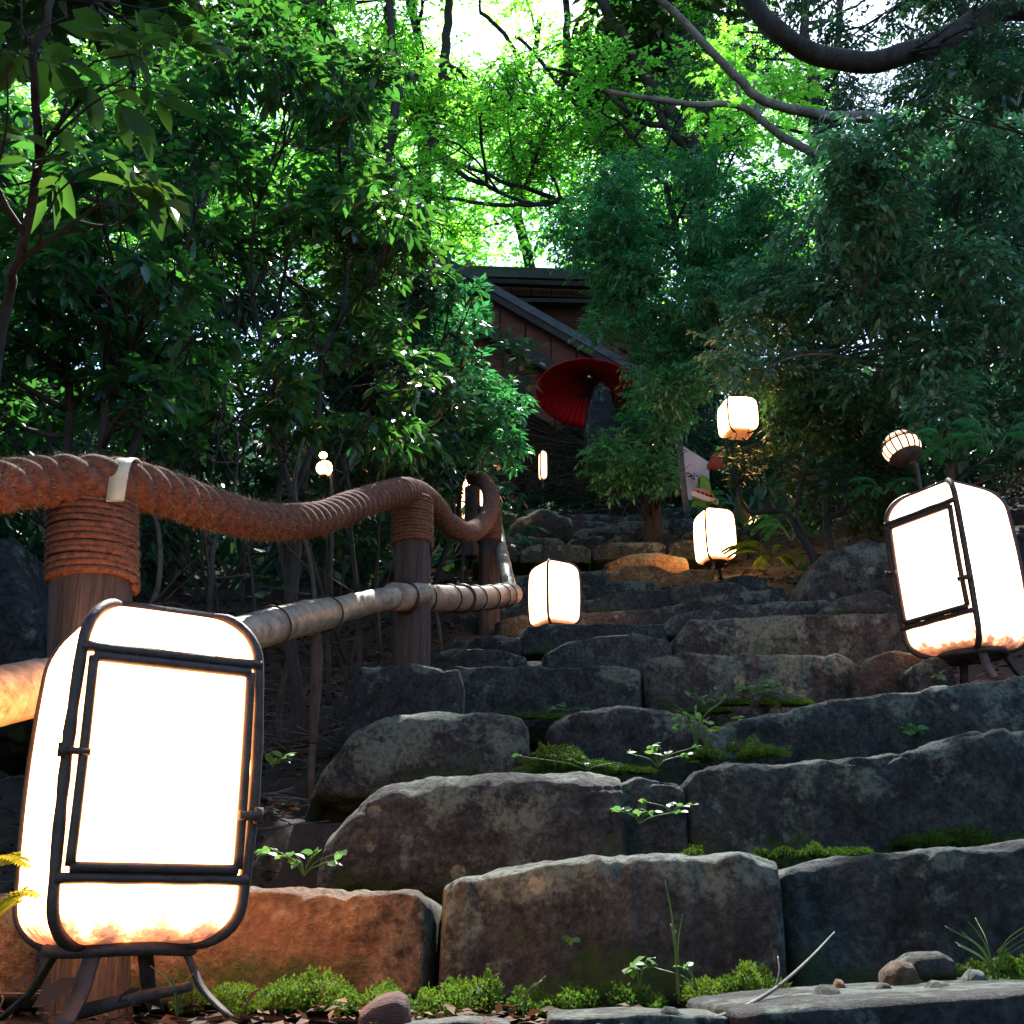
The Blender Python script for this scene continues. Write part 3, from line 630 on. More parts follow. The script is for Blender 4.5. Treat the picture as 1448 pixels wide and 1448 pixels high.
def post(px, y_top, y_bot, d, r, bind=None, strap=None, m='wood', lean=0):
    p1 = at(px+lean, y_top, d); base = at(px, y_bot, d); p0 = base.copy()
    g = G(); n = 60; C = np.linspace(p0-[0, 0, .10], p1, n)
    rm = lambda i, a: 1+.05*fbm(np.stack([i*.05+a*0, np.cos(a)*3+px+i*0, np.sin(a)*3+i*0], -1), 3, 5)-.05*(np.abs(np.sin(a*2.5+px))<.08)
    tube(g, C, r, 28, rm); po = g.build('post', M[m], rail, rb)
    if bind:
        yb0, yb1, pitch = bind; a0 = at(px, yb0, d); a1 = at(px, yb1, d); H = a0[2]-a1[2]; turns = max(3, int(H/pitch)); n = turns*26
        t = np.linspace(0, 1, n); ph = t*turns*2*np.pi; k = (p1-p0)/np.linalg.norm(p1-p0)
        C = a1[None]+(a0-a1)[None]*t[:, None]; C[:, 0] += np.cos(ph)*(r+pitch*.35); C[:, 1] += np.sin(ph)*(r+pitch*.35)
        C[:, 2] += .0035*fbm(np.stack([ph*.7, t*0, t*0+px], -1), 3, 4)
        g = G(); tube(g, C, pitch*.56*(1+.2*fbm(np.stack([ph*2.1, t*0, t*0], -1), 2, 9)), 8)
        core = np.linspace(a1, a0, 6); tube(g, core, r+.002, 20)
        b = g.build('rope_binding', M['cord'], po, rb)
        nf = 2500; a = rng.random(nf)*2*np.pi; tt = rng.random(nf); P0 = a1+(a0-a1)*tt[:, None]; dr = np.stack([np.cos(a), np.sin(a), a*0], -1)
        P0 = P0+dr*(r+pitch*.8); dd = nrm(dr*.6+np.stack([-np.sin(a), np.cos(a), rng.normal(size=nf)*.5], -1)); sd_ = np.array([0, 0, .0003])
        Lh = (.004+.01*rng.random(nf)**2)[:, None]
        g = G(); g.add(np.stack([P0-sd_, P0+sd_, P0+dd*Lh], 1).reshape(-1, 3), np.arange(nf*3).reshape(-1, 3)); 
        f = g.build('binding_fibres', M['fibre'], rail, rb, kind='stuff')
    return po
post(131, 705, 1400, 2.1, .076, (705, 828, .0125))
post(583, 715, 945, 3.95, .067, (708, 772, .012))
post(692, 735, 905, 6.2, .06, (722, 768, .014), m='wood')
post(668, 690, 770, 8.2, .06, None)
# pale straps nailed over the rope
def strap(px, py, d, wpx, y0, y1, r):
    g = G(); w_ = wpx*m_per_px(d)/2; pc = at(px, py, d); n = 16
    L = []
    for q in np.linspace(-.2, 1.0, n):
        a = R(100)-q*R(100); L.append(pc+np.array([0, -math.cos(a)*r*1.0, math.sin(a)*r]))
    L += [L[-1]+np.array([0, -.002, -h]) for h in np.linspace(.01, (y1-y0)*m_per_px(d)*.5, 6)]
    L = np.array(L); nn = len(L); V = []
    dy = np.array([0, -.0022, .0022])
    for s in (-1, 1):
        for o_ in (0, 1): V.append(L+np.array([s*w_, 0, 0])+o_*dy)
    V = np.concatenate(V); F = []
    for q in range(nn-1):
        a, b, c, e = q, nn+q, 2*nn+q, 3*nn+q
        F += [[b, b+1, e+1, e], [a, c, c+1, a+1], [a, a+1, b+1, b], [c, e, e+1, c+1]]
    g.add(V, np.array(F)); return g.build('strap', M['strap'], rail, rb)
strap(181, 690, 2.08, 25, 660, 735, .056)
strap(599, 706, 4.05, 9, 680, 725, .058)
# bamboo rail
def bamboo(pts, r, nodes=.32, name='bamboo_pole', m='bamboo', n=120, sides=20):
    C = path(pts, n); s = np.concatenate([[0], np.cumsum(np.linalg.norm(np.diff(C, axis=0), axis=1))])
    rad = r*(1+.07*np.exp(-((np.mod(s+.1, nodes)-nodes/2)/.008)**2)-.03*np.exp(-((np.mod(s+.1, nodes)-nodes/2-.014)/.006)**2)+.03*fbm(np.stack([s*3, s*0, s*0], -1), 2, 1))
    g = G(); tube(g, C, rad, sides); return g.build(name, M[m], rail, rb), C
_, BC = bamboo([(-200, 1030, 1.55), (0, 984, 1.78), (200, 940, 2.3), (390, 884, 2.85), (470, 866, 3.3)], .047)
bamboo([(440, 873, 3.13), (530, 850, 3.66), (600, 838, 3.95)], .040)
_, BC2 = bamboo([(556, 844, 3.78), (620, 846, 4.15), (680, 846, 4.6), (724, 840, 5.1)], .050, 9, 'bark_sheath', 'sheath')
def cap_end(p, r, name='bamboo_end'):
    g = G(); k = 10
    for q in range(k):
        t0 = q/k*np.pi/2; 
    C = np.array([p+np.array([.012, .05, 0])*t for t in np.linspace(-.2, 1, 8)]); tube(g, C, r*np.sqrt(np.maximum(.02, 1-np.linspace(0, .98, 8)**2)), 20)
    g.build(name, M['bamboo'], rail, rb)
cap_end(BC2[-1], .050)
bamboo([(722, 836, 5.2), (714, 800, 5.6), (709, 775, 6.2), (704, 742, 7.0)], .032, .4)
bamboo([(704, 742, 7.0), (700, 725, 7.8), (697, 715, 8.6)], .032, .4)
for C, ts, r in ((BC, (.74, .97), .052), (BC2, (.08, .22, .42, .52, .62, .74, .85, .93), .054)):
    for t in ts:
        c = C[int(t*(len(C)-1))]; tg = nrm(C[min(len(C)-1, int(t*(len(C)-1))+2)]-C[max(0, int(t*(len(C)-1))-2)])
        X_ = nrm(np.cross(tg, [0, 0, 1.])); Y_ = np.cross(tg, X_); a = np.linspace(0, 2*np.pi, 25)
        tk = .0028 if t not in (.08, .52) else .007
        g = G(); tube(g, c+(X_[None]*np.cos(a)[:, None]+Y_[None]*np.sin(a)[:, None])*(r), tk, 6); g.build('wire_tie', M['wire'], rail, rb)
post(446, 875, 1000, 3.15, .012, None, m='bark'); post(584, 860, 950, 3.95, .05, None)

# ---------------------------------------------------------------- lanterns
def lantern(loc, yaw, scale=1.0, paper='paper_a', label='', door=True, lean=(0, 0), a=.135, H=.53, stand=.10, cat='lantern', group=None, name='paper_lantern', legs=True, door_face=0):
    th = empty(name, loc, label, cat, group, rot=(R(lean[0]), R(lean[1]), R(yaw))); th.scale = (scale,)*3
    def prof(z):
        rt, rbm = .085, .06; w_ = a*(.93+.07*math.sin(math.pi*min(1, max(0, z/H))))
        if z > H-rt: s = (z-(H-rt))/rt; w_ -= .062*(1-math.sqrt(max(0, 1-s*s)))
        if z < rbm: s = (rbm-z)/rbm; w_ -= .045*(1-math.sqrt(max(0, 1-s*s)))
        return w_
    zs = np.concatenate([.06*(1-np.cos(np.linspace(0, np.pi/2, 8))), np.linspace(.06, H-.085, 12)[1:], H-.085+.085*np.sin(np.linspace(0, np.pi/2, 10))[1:]])
    k = 7; g = G(); ring = []
    for f in range(4):
        for q in range(k): 
            t = q/k*2-1; ring.append((f, t))
    Vs = []
    for z in zs:
        w_ = prof(z)
        for f, t in ring:
            bul = 1+.018*(1-t*t); x, y = t*w_, -w_*bul
            if abs(t) > .99: x, y = t*w_*.985, -w_*.985
            for _ in range(f): x, y = -y, x
            Vs.append((x, y, z+stand))
    nr = len(ring); nz = len(zs); i = np.arange(nz-1)[:, None]*nr; j = np.arange(nr)[None]; j2 = (j+1) % nr
    F = [np.stack([i+j, i+j2, i+nr+j2, i+nr+j], -1).reshape(-1, 4), np.arange(nr)[::-1][None], (np.arange(nr)+(nz-1)*nr)[None]]
    g.add(np.array(Vs)+[0, 0, 0], F); g.build('paper_shade', M[paper], th)
    for f in range(4):
        sx, sy = [(-1, -1), (1, -1), (1, 1), (-1, 1)][f]
        oo = .003 if f in (0, 1, 3) and (f != 3 or door_face == 3) and (f != 1 or door_face == 0) else -.004; C = np.array([(sx*(prof(z)+oo), sy*(prof(z)+oo), z+stand) for z in zs]); C = np.vstack([C[0]*[.6, .6, 1], C, C[-1]*[.5, .5, 1]])
        C = np.vstack([C[0], C[0]*.3+C[1]*.7, C[1:]]) 
        C[:, 2] += fbm(C*20, 2, f)*.0; 
        g = G(); tube(g, C, .0095*(1+.15*fbm(C*40, 2, 3)), 8); g.build('corner_bar', M['iron'], th)
    # rim plates top and bottom
    g = G(); w_ = prof(H)+.006
    pts = [(-w_, -w_), (w_, -w_), (w_, w_), (-w_, w_)]
    for q in range(4):
        p, r_ = pts[q], pts[(q+1) % 4]; bar(g, (*p, H+stand), (*r_, H+stand), .014, .016)
    box(g, (0, 0, H+stand+.002), (w_, w_, .004)); g.build('top_frame', M['iron'], th)
    if legs:
        g = G(); rr = prof(0)+.010; a_ = np.linspace(0, 2*np.pi, 49)
        C = np.stack([np.cos(a_)*rr*1.08, np.sin(a_)*rr*1.08, a_*0+stand-.008+.0015*np.sin(a_*3)], -1); tube(g, C, .010, 8, caps=False)
        box(g, (0, 0, stand-.004), (rr*.8, rr*.8, .004)); g.build('base_ring', M['iron'], th)
        for q in range(4):
            an = R(45+90*q+8); c, s = math.cos(an), math.sin(an)
            P_ = np.array([(c*rr*1.0, s*rr*1.0, stand-.01), (c*rr*1.15, s*rr*1.15, stand-.035), (c*rr*1.35, s*rr*1.35, .03), (c*rr*1.8, s*rr*1.8, -.01)])
            C = catmull(P_, 14); g = G(); tg = np.array([-s, c, 0])
            V = []
            for q2, p in enumerate(C):
                hw = .013; V += [p-tg*hw, p+tg*hw, p+tg*hw+[c*.004, s*.004, .003], p-tg*hw+[c*.004, s*.004, .003]]
            F = []
            for q2 in range(len(C)-1):
                b = q2*4
                for e in range(4): F.append([b+e, b+(e+1) % 4, b+4+(e+1) % 4, b+4+e])
            g.add(np.array(V), np.array(F+[[0, 3, 2, 1], [len(V)-4, len(V)-3, len(V)-2, len(V)-1]])); g.build('leg', M['iron'], th)
    if door:
        zt, zb = stand+H*.80, stand+H*.205
        def q3(x, z, off=.006):
            y = -(prof(z-stand)*1.018+off)
            for _ in range(door_face): x, y = -y, x
            return np.array([x, y, z])
        upv = q3(0, .3)-q3(0, .3)*[0, 0, 1]+0; upv = np.array([upv[0], upv[1], 0]); upv /= np.linalg.norm(upv)
        ww = prof(H*.5); g = G()
        for z in (zt+.0155, zb-.0155):
            g = G(); tube(g, np.array([q3(x, z+.0006*math.sin(x*70+z*9)) for x in np.linspace(-ww, ww, 14)]), .0088, 7); g.build('cross_bar', M['iron'], th)
        g = G(); wd = ww-.019
        for p, r_ in (((-wd, zb), (wd, zb)), ((-wd, zt), (wd, zt)), ((-wd, zb), (-wd, zt)), ((wd, zb), (wd, zt))):
            tube(g, np.array([q3(p[0]+(r_[0]-p[0])*t, p[1]+(r_[1]-p[1])*t, .010) for t in np.linspace(0, 1, 16)]), .0082, 7)
        dr = g.build('door_frame', M['iron'], th)
        g = G(); zz = stand+H*.52
        tube(g, np.array([q3(-ww-.012, zz, .012), q3(-wd+.008, zz-.002, .018)]), .006, 8); tube(g, np.array([q3(-ww-.012, zz-.01, .012), q3(-ww-.012, zz+.01, .012)]), .008, 8)
        g.build('hinge', M['iron'], dr)
        g = G(); zz = stand+H*.36
        tube(g, np.array([q3(ww+.010, zz, .012), q3(wd-.008, zz, .018)]), .008, 8); tube(g, np.array([q3(ww+.008, zz-.012, .012), q3(ww+.008, zz+.014, .012)]), .008, 8)
        g.build('latch', M['iron'], dr)
    return th
def ground_at(px, py, d): p = at(px, py, d); return p
# near left
lantern(at(162, 1432, 1.72), 33, .88, 'paper_a', 'large glowing paper lantern on iron legs in the left foreground', lean=(0, -1), a=.147)
lantern(at(1382, 970, 3.85), 32, 1.12, 'paper_b', 'large glowing paper lantern standing on the right bank of the steps', door_face=3, lean=(0, -2.5))
lantern(at(784, 906, 5.75), 30, .74, 'paper_c', 'lit paper lantern without a door standing on the middle of the steps', door=False, H=.46)
lantern(at(1014, 812, 8.0), 14, .88, 'paper_d', 'yellowish lit paper lantern beside the ochre stones below the signboard', door=False, H=.46)
lantern(at(672, 745, 9.5), 20, .75, 'paper_c', 'lit lantern half hidden behind the far rope post', door=True)
# hanging lantern
h = lantern(at(1045, 618, 7.8), 10, .80, 'paper_d', 'lit paper lantern hanging from a branch above the signboard', door=False, H=.36, stand=.02, a=.148, legs=False, name='hanging_lantern')
g = G(); tube(g, catmull([(0, 0, .38), (.01, 0, .42), (-.015, .01, .47), (.005, 0, .60), (.0, 0, 1.0)], 30), .006, 6); g.build('hanging_cord', M['cord'], h)
g = G(); tube(g, catmull([(-.05, 0, .385), (-.03, 0, .43), (.03, 0, .43), (.05, 0, .385)], 14), .012, 6); g.build('handle', M['cord'], h)
g = G(); tube(g, np.array([(-.12, -.16, .335), (.03, -.165, .35)]), .005, 6); g.build('cross_bar', M['iron'], h)
# round basket lantern on a pole
def round_lantern(loc, r, label, paper, lean, ribs=16, pole=True, band=True):
    th = empty('round_lantern', loc, label, 'lantern', rot=(R(lean[0]), R(lean[1]), 0))
    g = G(); n = 40; m_ = 20; V = []
    for i_ in range(m_+1):
        ph = -math.pi/2+math.pi*i_/m_
        for j_ in range(n):
            a = 2*math.pi*j_/n; rr = r*math.cos(ph)*(1+.02*math.cos(ribs*a)); V.append((rr*math.cos(a), rr*math.sin(a), r*.95*math.sin(ph)))
    i = np.arange(m_)[:, None]*n; j = np.arange(n)[None]; j2 = (j+1) % n
    g.add(np.array(V), np.stack([i+j, i+j2, i+n+j2, i+n+j], -1).reshape(-1, 4)); g.build('paper_globe', M[paper], th)
    for q in range(ribs):
        a = 2*math.pi*q/ribs; ph = np.linspace(-1.5, 1.45, 20)
        g = G(); tube(g, np.stack([np.cos(ph)*r*1.015*math.cos(a), np.cos(ph)*r*1.015*math.sin(a), np.sin(ph)*r*.965], -1), r*.05, 5); g.build('rib', M['iron'], th)
    if band:
        a = np.linspace(0, 2*np.pi, 41)
        for z, tk in ((.22, .05), (.36, .03)):
            g = G(); tube(g, np.stack([np.cos(a)*r*math.cos(z)*1.03, np.sin(a)*r*math.cos(z)*1.03, a*0+r*math.sin(z)], -1), r*tk, 6, caps=False); g.build('band', M['iron'], th)
        g = G(); V = []
        for i_ in range(9):
            ph = -math.pi/2+(math.pi/2-.55)*i_/8
            for j_ in range(32): V.append((r*1.06*math.cos(ph)*math.cos(j_/32*6.2832), r*1.06*math.cos(ph)*math.sin(j_/32*6.2832), r*1.0*math.sin(ph)))
        i = np.arange(8)[:, None]*32; j = np.arange(32)[None]; j2 = (j+1) % 32
        g.add(np.array(V), np.stack([i+j, i+j2, i+32+j2, i+32+j], -1).reshape(-1, 4)); g.build('bowl', M['iron'], th)
    if pole:
        Mi = Euler((R(lean[0]), R(lean[1]), 0)).to_matrix().inverted()
        g = G(); p1 = np.array(Mi@Vector((.06, .02, -.6))); tube(g, catmull([(0, 0, -r), np.array((.03, .02, -r*1.5)), p1], 14), .008, 7); g.build('pole', M['iron'], th)
    return th
round_lantern(at(1275, 634, 4.9), .088, 'round ribbed lantern with a black bowl and a bent pole above the right lantern', 'paper_e', (-14, -12))
round_lantern(at(1066, 736, 10.2), .062, 'tiny ribbed round lantern glowing behind the shrub stems', 'paper_e', (0, 0), 8, band=False)
round_lantern(at(459, 662, 4.6), .036, 'small round lamp glowing among the dark stems on the left', 'paper_d', (0, 0), 6, band=False)
round_lantern(at(457, 644, 4.7), .018, 'smallest glowing globe just above the small round lamp', 'paper_d', (0, 0), 6, pole=False, band=False)
lantern(at(768, 690, 12.0), 15, .9, 'paper_e', 'slender lit lantern glimmering at the head of the steps', door=False, a=.045, H=.42)
lantern(at(668, 700, 11.0), 30, .6, 'paper_e', 'small lit lantern behind the far end of the rope', door=False, a=.10, H=.30)
round_lantern(at(527, 633, 6), .012, 'pinpoint lamp between the left saplings', 'paper_d', (0, 0), 6, pole=False, band=False)

# ---------------------------------------------------------------- house at the top
hb = at(740, 700, 14.0); house = empty('wooden_house', hb, 'dark wooden house with a sloping roof at the top of the steps', 'house')
mp = m_per_px(14.0, 450)
def hbar(name, p, q, thick_px, depth, m, d, dz=0):
    """board running p->q in the picture plane at distance d, hanging down thick_px"""
    a = at(*p, d); b = at(*q, d); g = G(); t = thick_px*m_per_px(d, p[1])
    V = []
    for y0 in (0, depth):
        V += [a+[0, y0, 0], b+[0, y0, 0], b+[0, y0, -t], a+[0, y0, -t]]
    g.add(np.array(V), np.array([[0, 3, 2, 1], [4, 5, 6, 7], [0, 1, 5, 4], [3, 7, 6, 2], [0, 4, 7, 3], [1, 2, 6, 5]])); return g.build(name, M[m], house, hb, smooth=False)
hbar('roof', (560, 372), (880, 382), 17, 2.2, 'roof', 14.6)
hbar('ridge_board', (560, 389), (880, 400), 7, .1, 'beam', 14.5)
for k in range(8):
    hbar('wall_board', (640+k*28, 397+k*.9), (667+k*28, 398+k*.9), 20, .05, 'plank', 14.75)
hbar('beam', (560, 418), (900, 424), 6, .12, 'beam', 14.6)
hbar('lower_wall', (540, 420), (960, 430), 300, .1, 'plank', 15.2)
# sloping gable roof edge
hbar('gable_roof', (590, 340), (960, 551), 13, 1.6, 'roof', 13.6)
hbar('barge_board', (590, 353), (960, 564), 11, .08, 'beam', 13.62)
for k in range(9):
    x0 = 600+k*36; y0 = 364+(x0-590)*.57
    hbar('soffit_board', (x0, y0), (x0+34, y0+34*.57), 44, .04, 'plank', 13.75)
hbar('gable_beam', (590, 398), (960, 612), 22, .15, 'beam', 13.68)
for k in range(8):
    x0 = 640+k*36; y0 = 420+(x0-590)*.57
    hbar('gable_board', (x0, y0), (x0+34, y0+34*.57), 80, .04, 'plank', 13.9)
for px in (625, 735, 905):
    g = G(); a = at(px, 500, 13.9); b = at(px, 720, 13.9); tube(g, np.array([[a[0], 13.9, b[2]], [a[0], 13.9, a[2]]]), .08, 4); g.build('corner_post', M['beam'], house, hb)

# red parasol
pb = at(832, 551, 12.6); par = empty('red_parasol', pb, 'open red oiled paper parasol leaning before the house', 'parasol', rot=(R(-14), R(5), 0))
g = G(); n = 48; Rr = .62; V = []
for i_ in range(9):
    t = i_/8
    for j_ in range(n):
        rr = .03+Rr*t; rf = 1-(.02 if j_ % 2 else 0)*t; a = 2*math.pi*j_/n; V.append((rr*rf*math.cos(a), rr*rf*math.sin(a), .22-.30*t**1.25))
i = np.arange(8)[:, None]*n; j = np.arange(n)[None]; j2 = (j+1) % n
g.add(np.array(V), np.stack([i+j, i+j2, i+n+j2, i+n+j], -1).reshape(-1, 4)); o = g.build('canopy', M['red'], par)
o.modifiers.new('Solidify', 'SOLIDIFY').thickness = .004
M['rib_red'] = simple_mat('lacquered_ribs', (.10, .004, .008), (.20, .01, .015), 20, 0, .5)
for q in range(48):
    a = 2*math.pi*q/48; t = np.linspace(0, 1, 6); rr = .03+Rr*t
    g = G(); tube(g, np.stack([rr*math.cos(a), rr*math.sin(a), .22-.30*t**1.25-.010], -1), .005, 4); g.build('rib', M['rib_red'], par)
for q in range(24):
    a = 2*math.pi*q/24; g = G(); tube(g, np.array([(.02*math.cos(a), .02*math.sin(a), -.12), (.30*math.cos(a), .30*math.sin(a), .085)]), .004, 4); g.build('strut', M['beam'], par)
g = G(); tube(g, np.array([(0, 0, .26), (0, 0, -1.1)]), .013, 8); g.build('handle', M['beam'], par)

# notice boards
nb = at(985, 735, 10.2); board = empty('notice_board', nb, 'white slanting notice board with faint writing beside a pale post', 'sign')
def panel(name, pts, d, th_, m, parent, base):
    g = G(); F_ = [at(*p, d) for p in pts]; n = len(F_); V = np.array(F_+[p+np.array([0, th_, 0]) for p in F_])
    fs = [np.arange(n)[::-1][None], (np.arange(n)+n)[None]]; q = np.arange(n); fs.append(np.stack([q, (q+1) % n, (q+1) % n+n, q+n], -1))
    g.add(V, fs); return g.build(name, M[m], parent, base, smooth=False)
bd = panel('board', [(965, 630), (1003, 654), (1003, 706), (970, 706)], 10.2, .03, 'white', board, nb)
for (x, y, w_, h_) in ((970, 668, 5, 1.5), (976, 670, 3, 4), (973, 673, 8, 1.3), (981, 668, 1.3, 6), (984, 672, 4, 1.3), (978, 676, 5, 1.2)):
    panel('writing', [(x, y), (x+w_, y+.6), (x+w_, y+h_+.6), (x, y+h_)], 10.17, .006, 'ink', bd, nb)
g = G(); tube(g, catmull([at(961, 618, 10.15), at(964, 660, 10.12), at(968, 700, 10.12), at(972, 725, 10.12)], 16), .03, 8); g.build('post', M['bark_grey'], board, nb)
g = G(); tube(g, catmull([at(958, 660, 10.18), at(960, 700, 10.2)], 8), .018, 8); g.build('post', M['bark_grey'], board, nb)
mb = at(1000, 735, 9.8); menu = empty('food_sign', mb, 'green leaf shaped sign with a pink dish on a white plate above the yellowish lantern', 'sign')
gb = panel('green_board', [(978, 716), (981, 698), (987, 678), (991, 670), (1002, 676), (1008, 700), (1004, 718)], 9.8, .03, 'green_paint', menu, mb)
panel('plate', [(977, 694), (978, 700), (995, 707), (1016, 713), (1017, 706), (1000, 702), (984, 695)], 9.74, .03, 'white', menu, mb)
panel('dish', [(979, 692), (984, 690), (1000, 692), (1008, 697), (1012, 705), (1000, 702), (984, 697)], 9.75, .02, 'pink_paint', menu, mb)
panel('dark_stripe', [(987, 676), (990, 674), (990, 688), (988, 690)], 9.77, .01, 'ink', menu, mb)
for q in range(4): panel('garnish', [(985+q*6, 694+q*2), (988+q*6, 693+q*2), (990+q*6, 697+q*2), (987+q*6, 697+q*2)], 9.735, .008, 'ink', menu, mb)
jb = at(1013, 650, 9.9)
g = G(); 
o = stone([(1003, 653), (1007, 642), (1014, 638), (1022, 642), (1024, 656)], 660, 9.9, .10, 'stone_tan', None, 'clay_ornament', n=2.4, amp=1.5); o.data.materials[0] = simple_mat('red_clay', (.16, .045, .03), (.33, .10, .07), 20, .004, .8); tag(o, 'small reddish clay ornament beside the white notice board', 'ornament')

# ---------------------------------------------------------------- moss, litter, small plants
def moss(name, px, py, d, rx, ry, rz, n, label, size=.0085, m='moss', lift=0):
    """moss made of many small uneven cushions: rx, rz half sizes in pixels, ry half depth in metres"""
    k = m_per_px(d, py); g = G(); subs = max(2, int(rx/3.8)); per = int(n*2.4/subs)
    for q in range(subs):
        ox = random.uniform(-1, 1)*rx*(1 if subs > 1 else 0); fall = 1-.55*(abs(ox)/rx)**2
        rxi = min(rx, random.uniform(9, 13+rz*.42)); rzi = min(rz, max(6, rz*random.uniform(.22, .80)*fall))
        c = at(px+ox, py+rz*.55-rzi*.6+random.uniform(-.1, .1)*rz, d+random.uniform(-.6, .5)*ry)
        nn = int(per*(.4+.9*random.random())); dv = rand_dir(nn); dv[:, 2] = np.abs(dv[:, 2])*1.15-.25
        dv[:, 1] = np.where(rng.random(nn) < .8, -np.abs(dv[:, 1]), dv[:, 1]); dv = nrm(dv)
        lump = .85+.28*fbm(dv*3+ox, 3, q)+.15*fbm(dv*9+ox, 2, q+3)
        P = c+dv*np.array([rxi*k, ry*.7, rzi*k])*lump[:, None]*(.75+.3*rng.random((nn, 1)))
        A = nrm(dv*.8+rand_dir(nn)*.9+np.array([0, -.2, .3])); base_t = random.random()*.6
        leaves(g, P, A, rand_dir(nn)*.7+dv, size*(.35+.8*rng.random(nn)), 'diamond', np.clip(base_t+.3*rng.random(nn), 0, .999))
        cc = c+np.array([0, ry*.35, 0]); th_ = np.linspace(0, np.pi, 9); V = []
        for t in th_:
            for p in np.linspace(0, np.pi, 6):
                u = np.array([math.cos(t), -math.sin(t)*math.cos(p), math.sin(t)*math.sin(p)]); V.append(cc+u*np.array([rxi*k*.75, ry*.5, rzi*k*.6]))
        i = np.arange(8)[:, None]*6; j = np.arange(5)[None]
        g.add(np.array(V), np.stack([i+j, i+j+1, i+7+j, i+6+j], -1).reshape(-1, 4), .02)
    return tag(g.build(name, M[m], kind='stuff'), label, 'moss')
MS = [(330, 1412, 1.98, 75, .06, 32, 2600, 'moss under the glowing tan stone beside the lantern legs'),
      (470, 1408, 1.98, 130, .07, 52, 6500, 'yellow green moss along the foot of the tan stone'),
      (700, 1412, 1.98, 110, .07, 54, 6000, 'green moss along the foot of the middle step stone'),
      (850, 1412, 1.98, 90, .06, 38, 3500, 'dark moss strip under the middle of the first step'),
      (1045, 1392, 1.93, 66, .08, 58, 6500, 'round cushion of bright moss at the foot of the first step'),
      (1400, 1370, 1.98, 80, .06, 40, 4000, 'mossy tangle in the lower right corner by the first step'),
      (1150, 1206, 2.62, 92, .07, 20, 5200, 'bright green moss pad on top of the first step'),
      (1360, 1185, 2.72, 90, .03, 26, 2600, 'dark moss at the foot of the right second step stone'),
      (975, 1208, 2.66, 18, .04, 26, 700, 'small moss tuft in the joint of the second step'),
      (905, 1218, 2.68, 20, .03, 22, 700, 'mossy patch at the corner of the large mottled stone'),
      (790, 1072, 3.28, 60, .07, 40, 4200, 'moss cushion between the two stones of the third step'),
      (860, 1088, 3.28, 60, .05, 16, 1600, 'thin moss line behind the mottled stone'),
      (1040, 1060, 3.3, 56, .05, 32, 3200, 'moss on the left end of the long third step stone'),
      (1080, 992, 3.9, 66, .06, 14, 2000, 'low moss and clover bank on top of the third step'),
      (985, 1005, 3.9, 45, .05, 10, 900, 'thin moss patch on the third step beside the clover'),
      (760, 1012, 3.9, 34, .05, 12, 700, 'moss in the gap behind the third step stones')]
MS_SOIL = 0
for t in MS: moss('moss_patch', *t)

def litter(xr, yr, n, label, size=.035, cond=None, lift=.012):
    x = rng.uniform(*xr, n); y = rng.uniform(*yr, n)
    if cond is not None: k = cond(x, y); x, y = x[k], y[k]
    n = len(x); P = np.stack([x, y, gz(x, y)+lift+rng.random(n)*.02], -1)
    g = G(); A = rand_dir(n)*np.array([1, 1, .15]); leaves(g, P, A, np.array([0, 0, 1.])+rand_dir(n)*.5, size*(.5+rng.random(n)), 'fold')
    return tag(g.build('leaf_litter', M['litter'], kind='stuff'), label, 'leaf litter')
litter((-3.5, 0), (1.2, 9), 9000, 'dead leaves covering the dark left bank', .045, lambda x, y: x < stair_lr(y)[0]-.02)
litter((1.2, 6), (2.5, 12), 7000, 'dead leaves and debris on the right bank', .05, lambda x, y: x > stair_lr(y)[1]-.1)
litter((-1.1, .3), (1.25, 2.0), 900, 'reddish dead leaves around the near lantern legs', .026)
def debris(xr, yr, n, label):
    x = rng.uniform(*xr, n); y = rng.uniform(*yr, n); P = np.stack([x, y, gz(x, y)+.012+rng.random(n)*.03], -1)
    d = rand_dir(n)*np.array([1, 1, .25]); L = (.05+.22*rng.random(n)**2)[:, None]
    tw = np.stack([P-d*L, P+rand_dir(n)*L*.12, P+d*L], 1); g = G(); twig_mesh(g, tw, .0022)
    return tag(g.build('fallen_twigs', M['bark_grey'], kind='stuff'), label, 'twigs')
debris((-2.4, -.6), (2, 6), 700, 'fallen twigs strewn over the left bank'); debris((1.3, 4), (3.5, 9), 300, 'fallen twigs strewn over the right bank')

def fern(px, py, d, n, L, label, m='fern', az=(0, 360), lift=.5, name='fern'):
    base = at(px, py, d); th = empty(name, base, label, 'fern')
    for q in range(n):
        a = R(random.uniform(*az)); l = L*random.uniform(.7, 1.1); c, s = math.cos(a), math.sin(a)
        C = catmull([(0, 0, 0), (c*l*.35, s*l*.35, l*lift), (c*l*.75, s*l*.75, l*lift*1.05), (c*l, s*l, l*lift*.7)], 24)
        g = G(); tube(g, C, np.linspace(.003, .001, 24), 4)
        T, N, Bn_ = frames(C); t = np.arange(3, 23)
        side = nrm(np.cross(T[t], [0, 0, 1.]))
        for sg in (-1, 1):
            ll = l*.19*np.sin(np.pi*(1-(t-2)/24)**.8)*1.0; leaves(g, C[t], side*sg+T[t]*.45+np.array([0, 0, -.1]), np.tile([0, 0, 1.], (len(t), 1)), ll, 'ellipse')
        g.build('frond', M[m], th)
    return th
fern(-40, 1330, 1.68, 7, .20, 'yellow green fern lit by the near lantern at the left edge', az=(-40, 70), lift=.35)
fern(-60, 1260, 1.75, 5, .20, 'upper yellow fern frond touching the left edge beside the lantern', az=(-30, 50), lift=.25)
fern(1092, 800, 7.4, 9, .32, 'bright lime fern to the right of the yellowish lantern', lift=.35)
fern(1130, 805, 7.3, 5, .22, 'small fern at the foot of the shrub stems', 'mid', lift=.3)
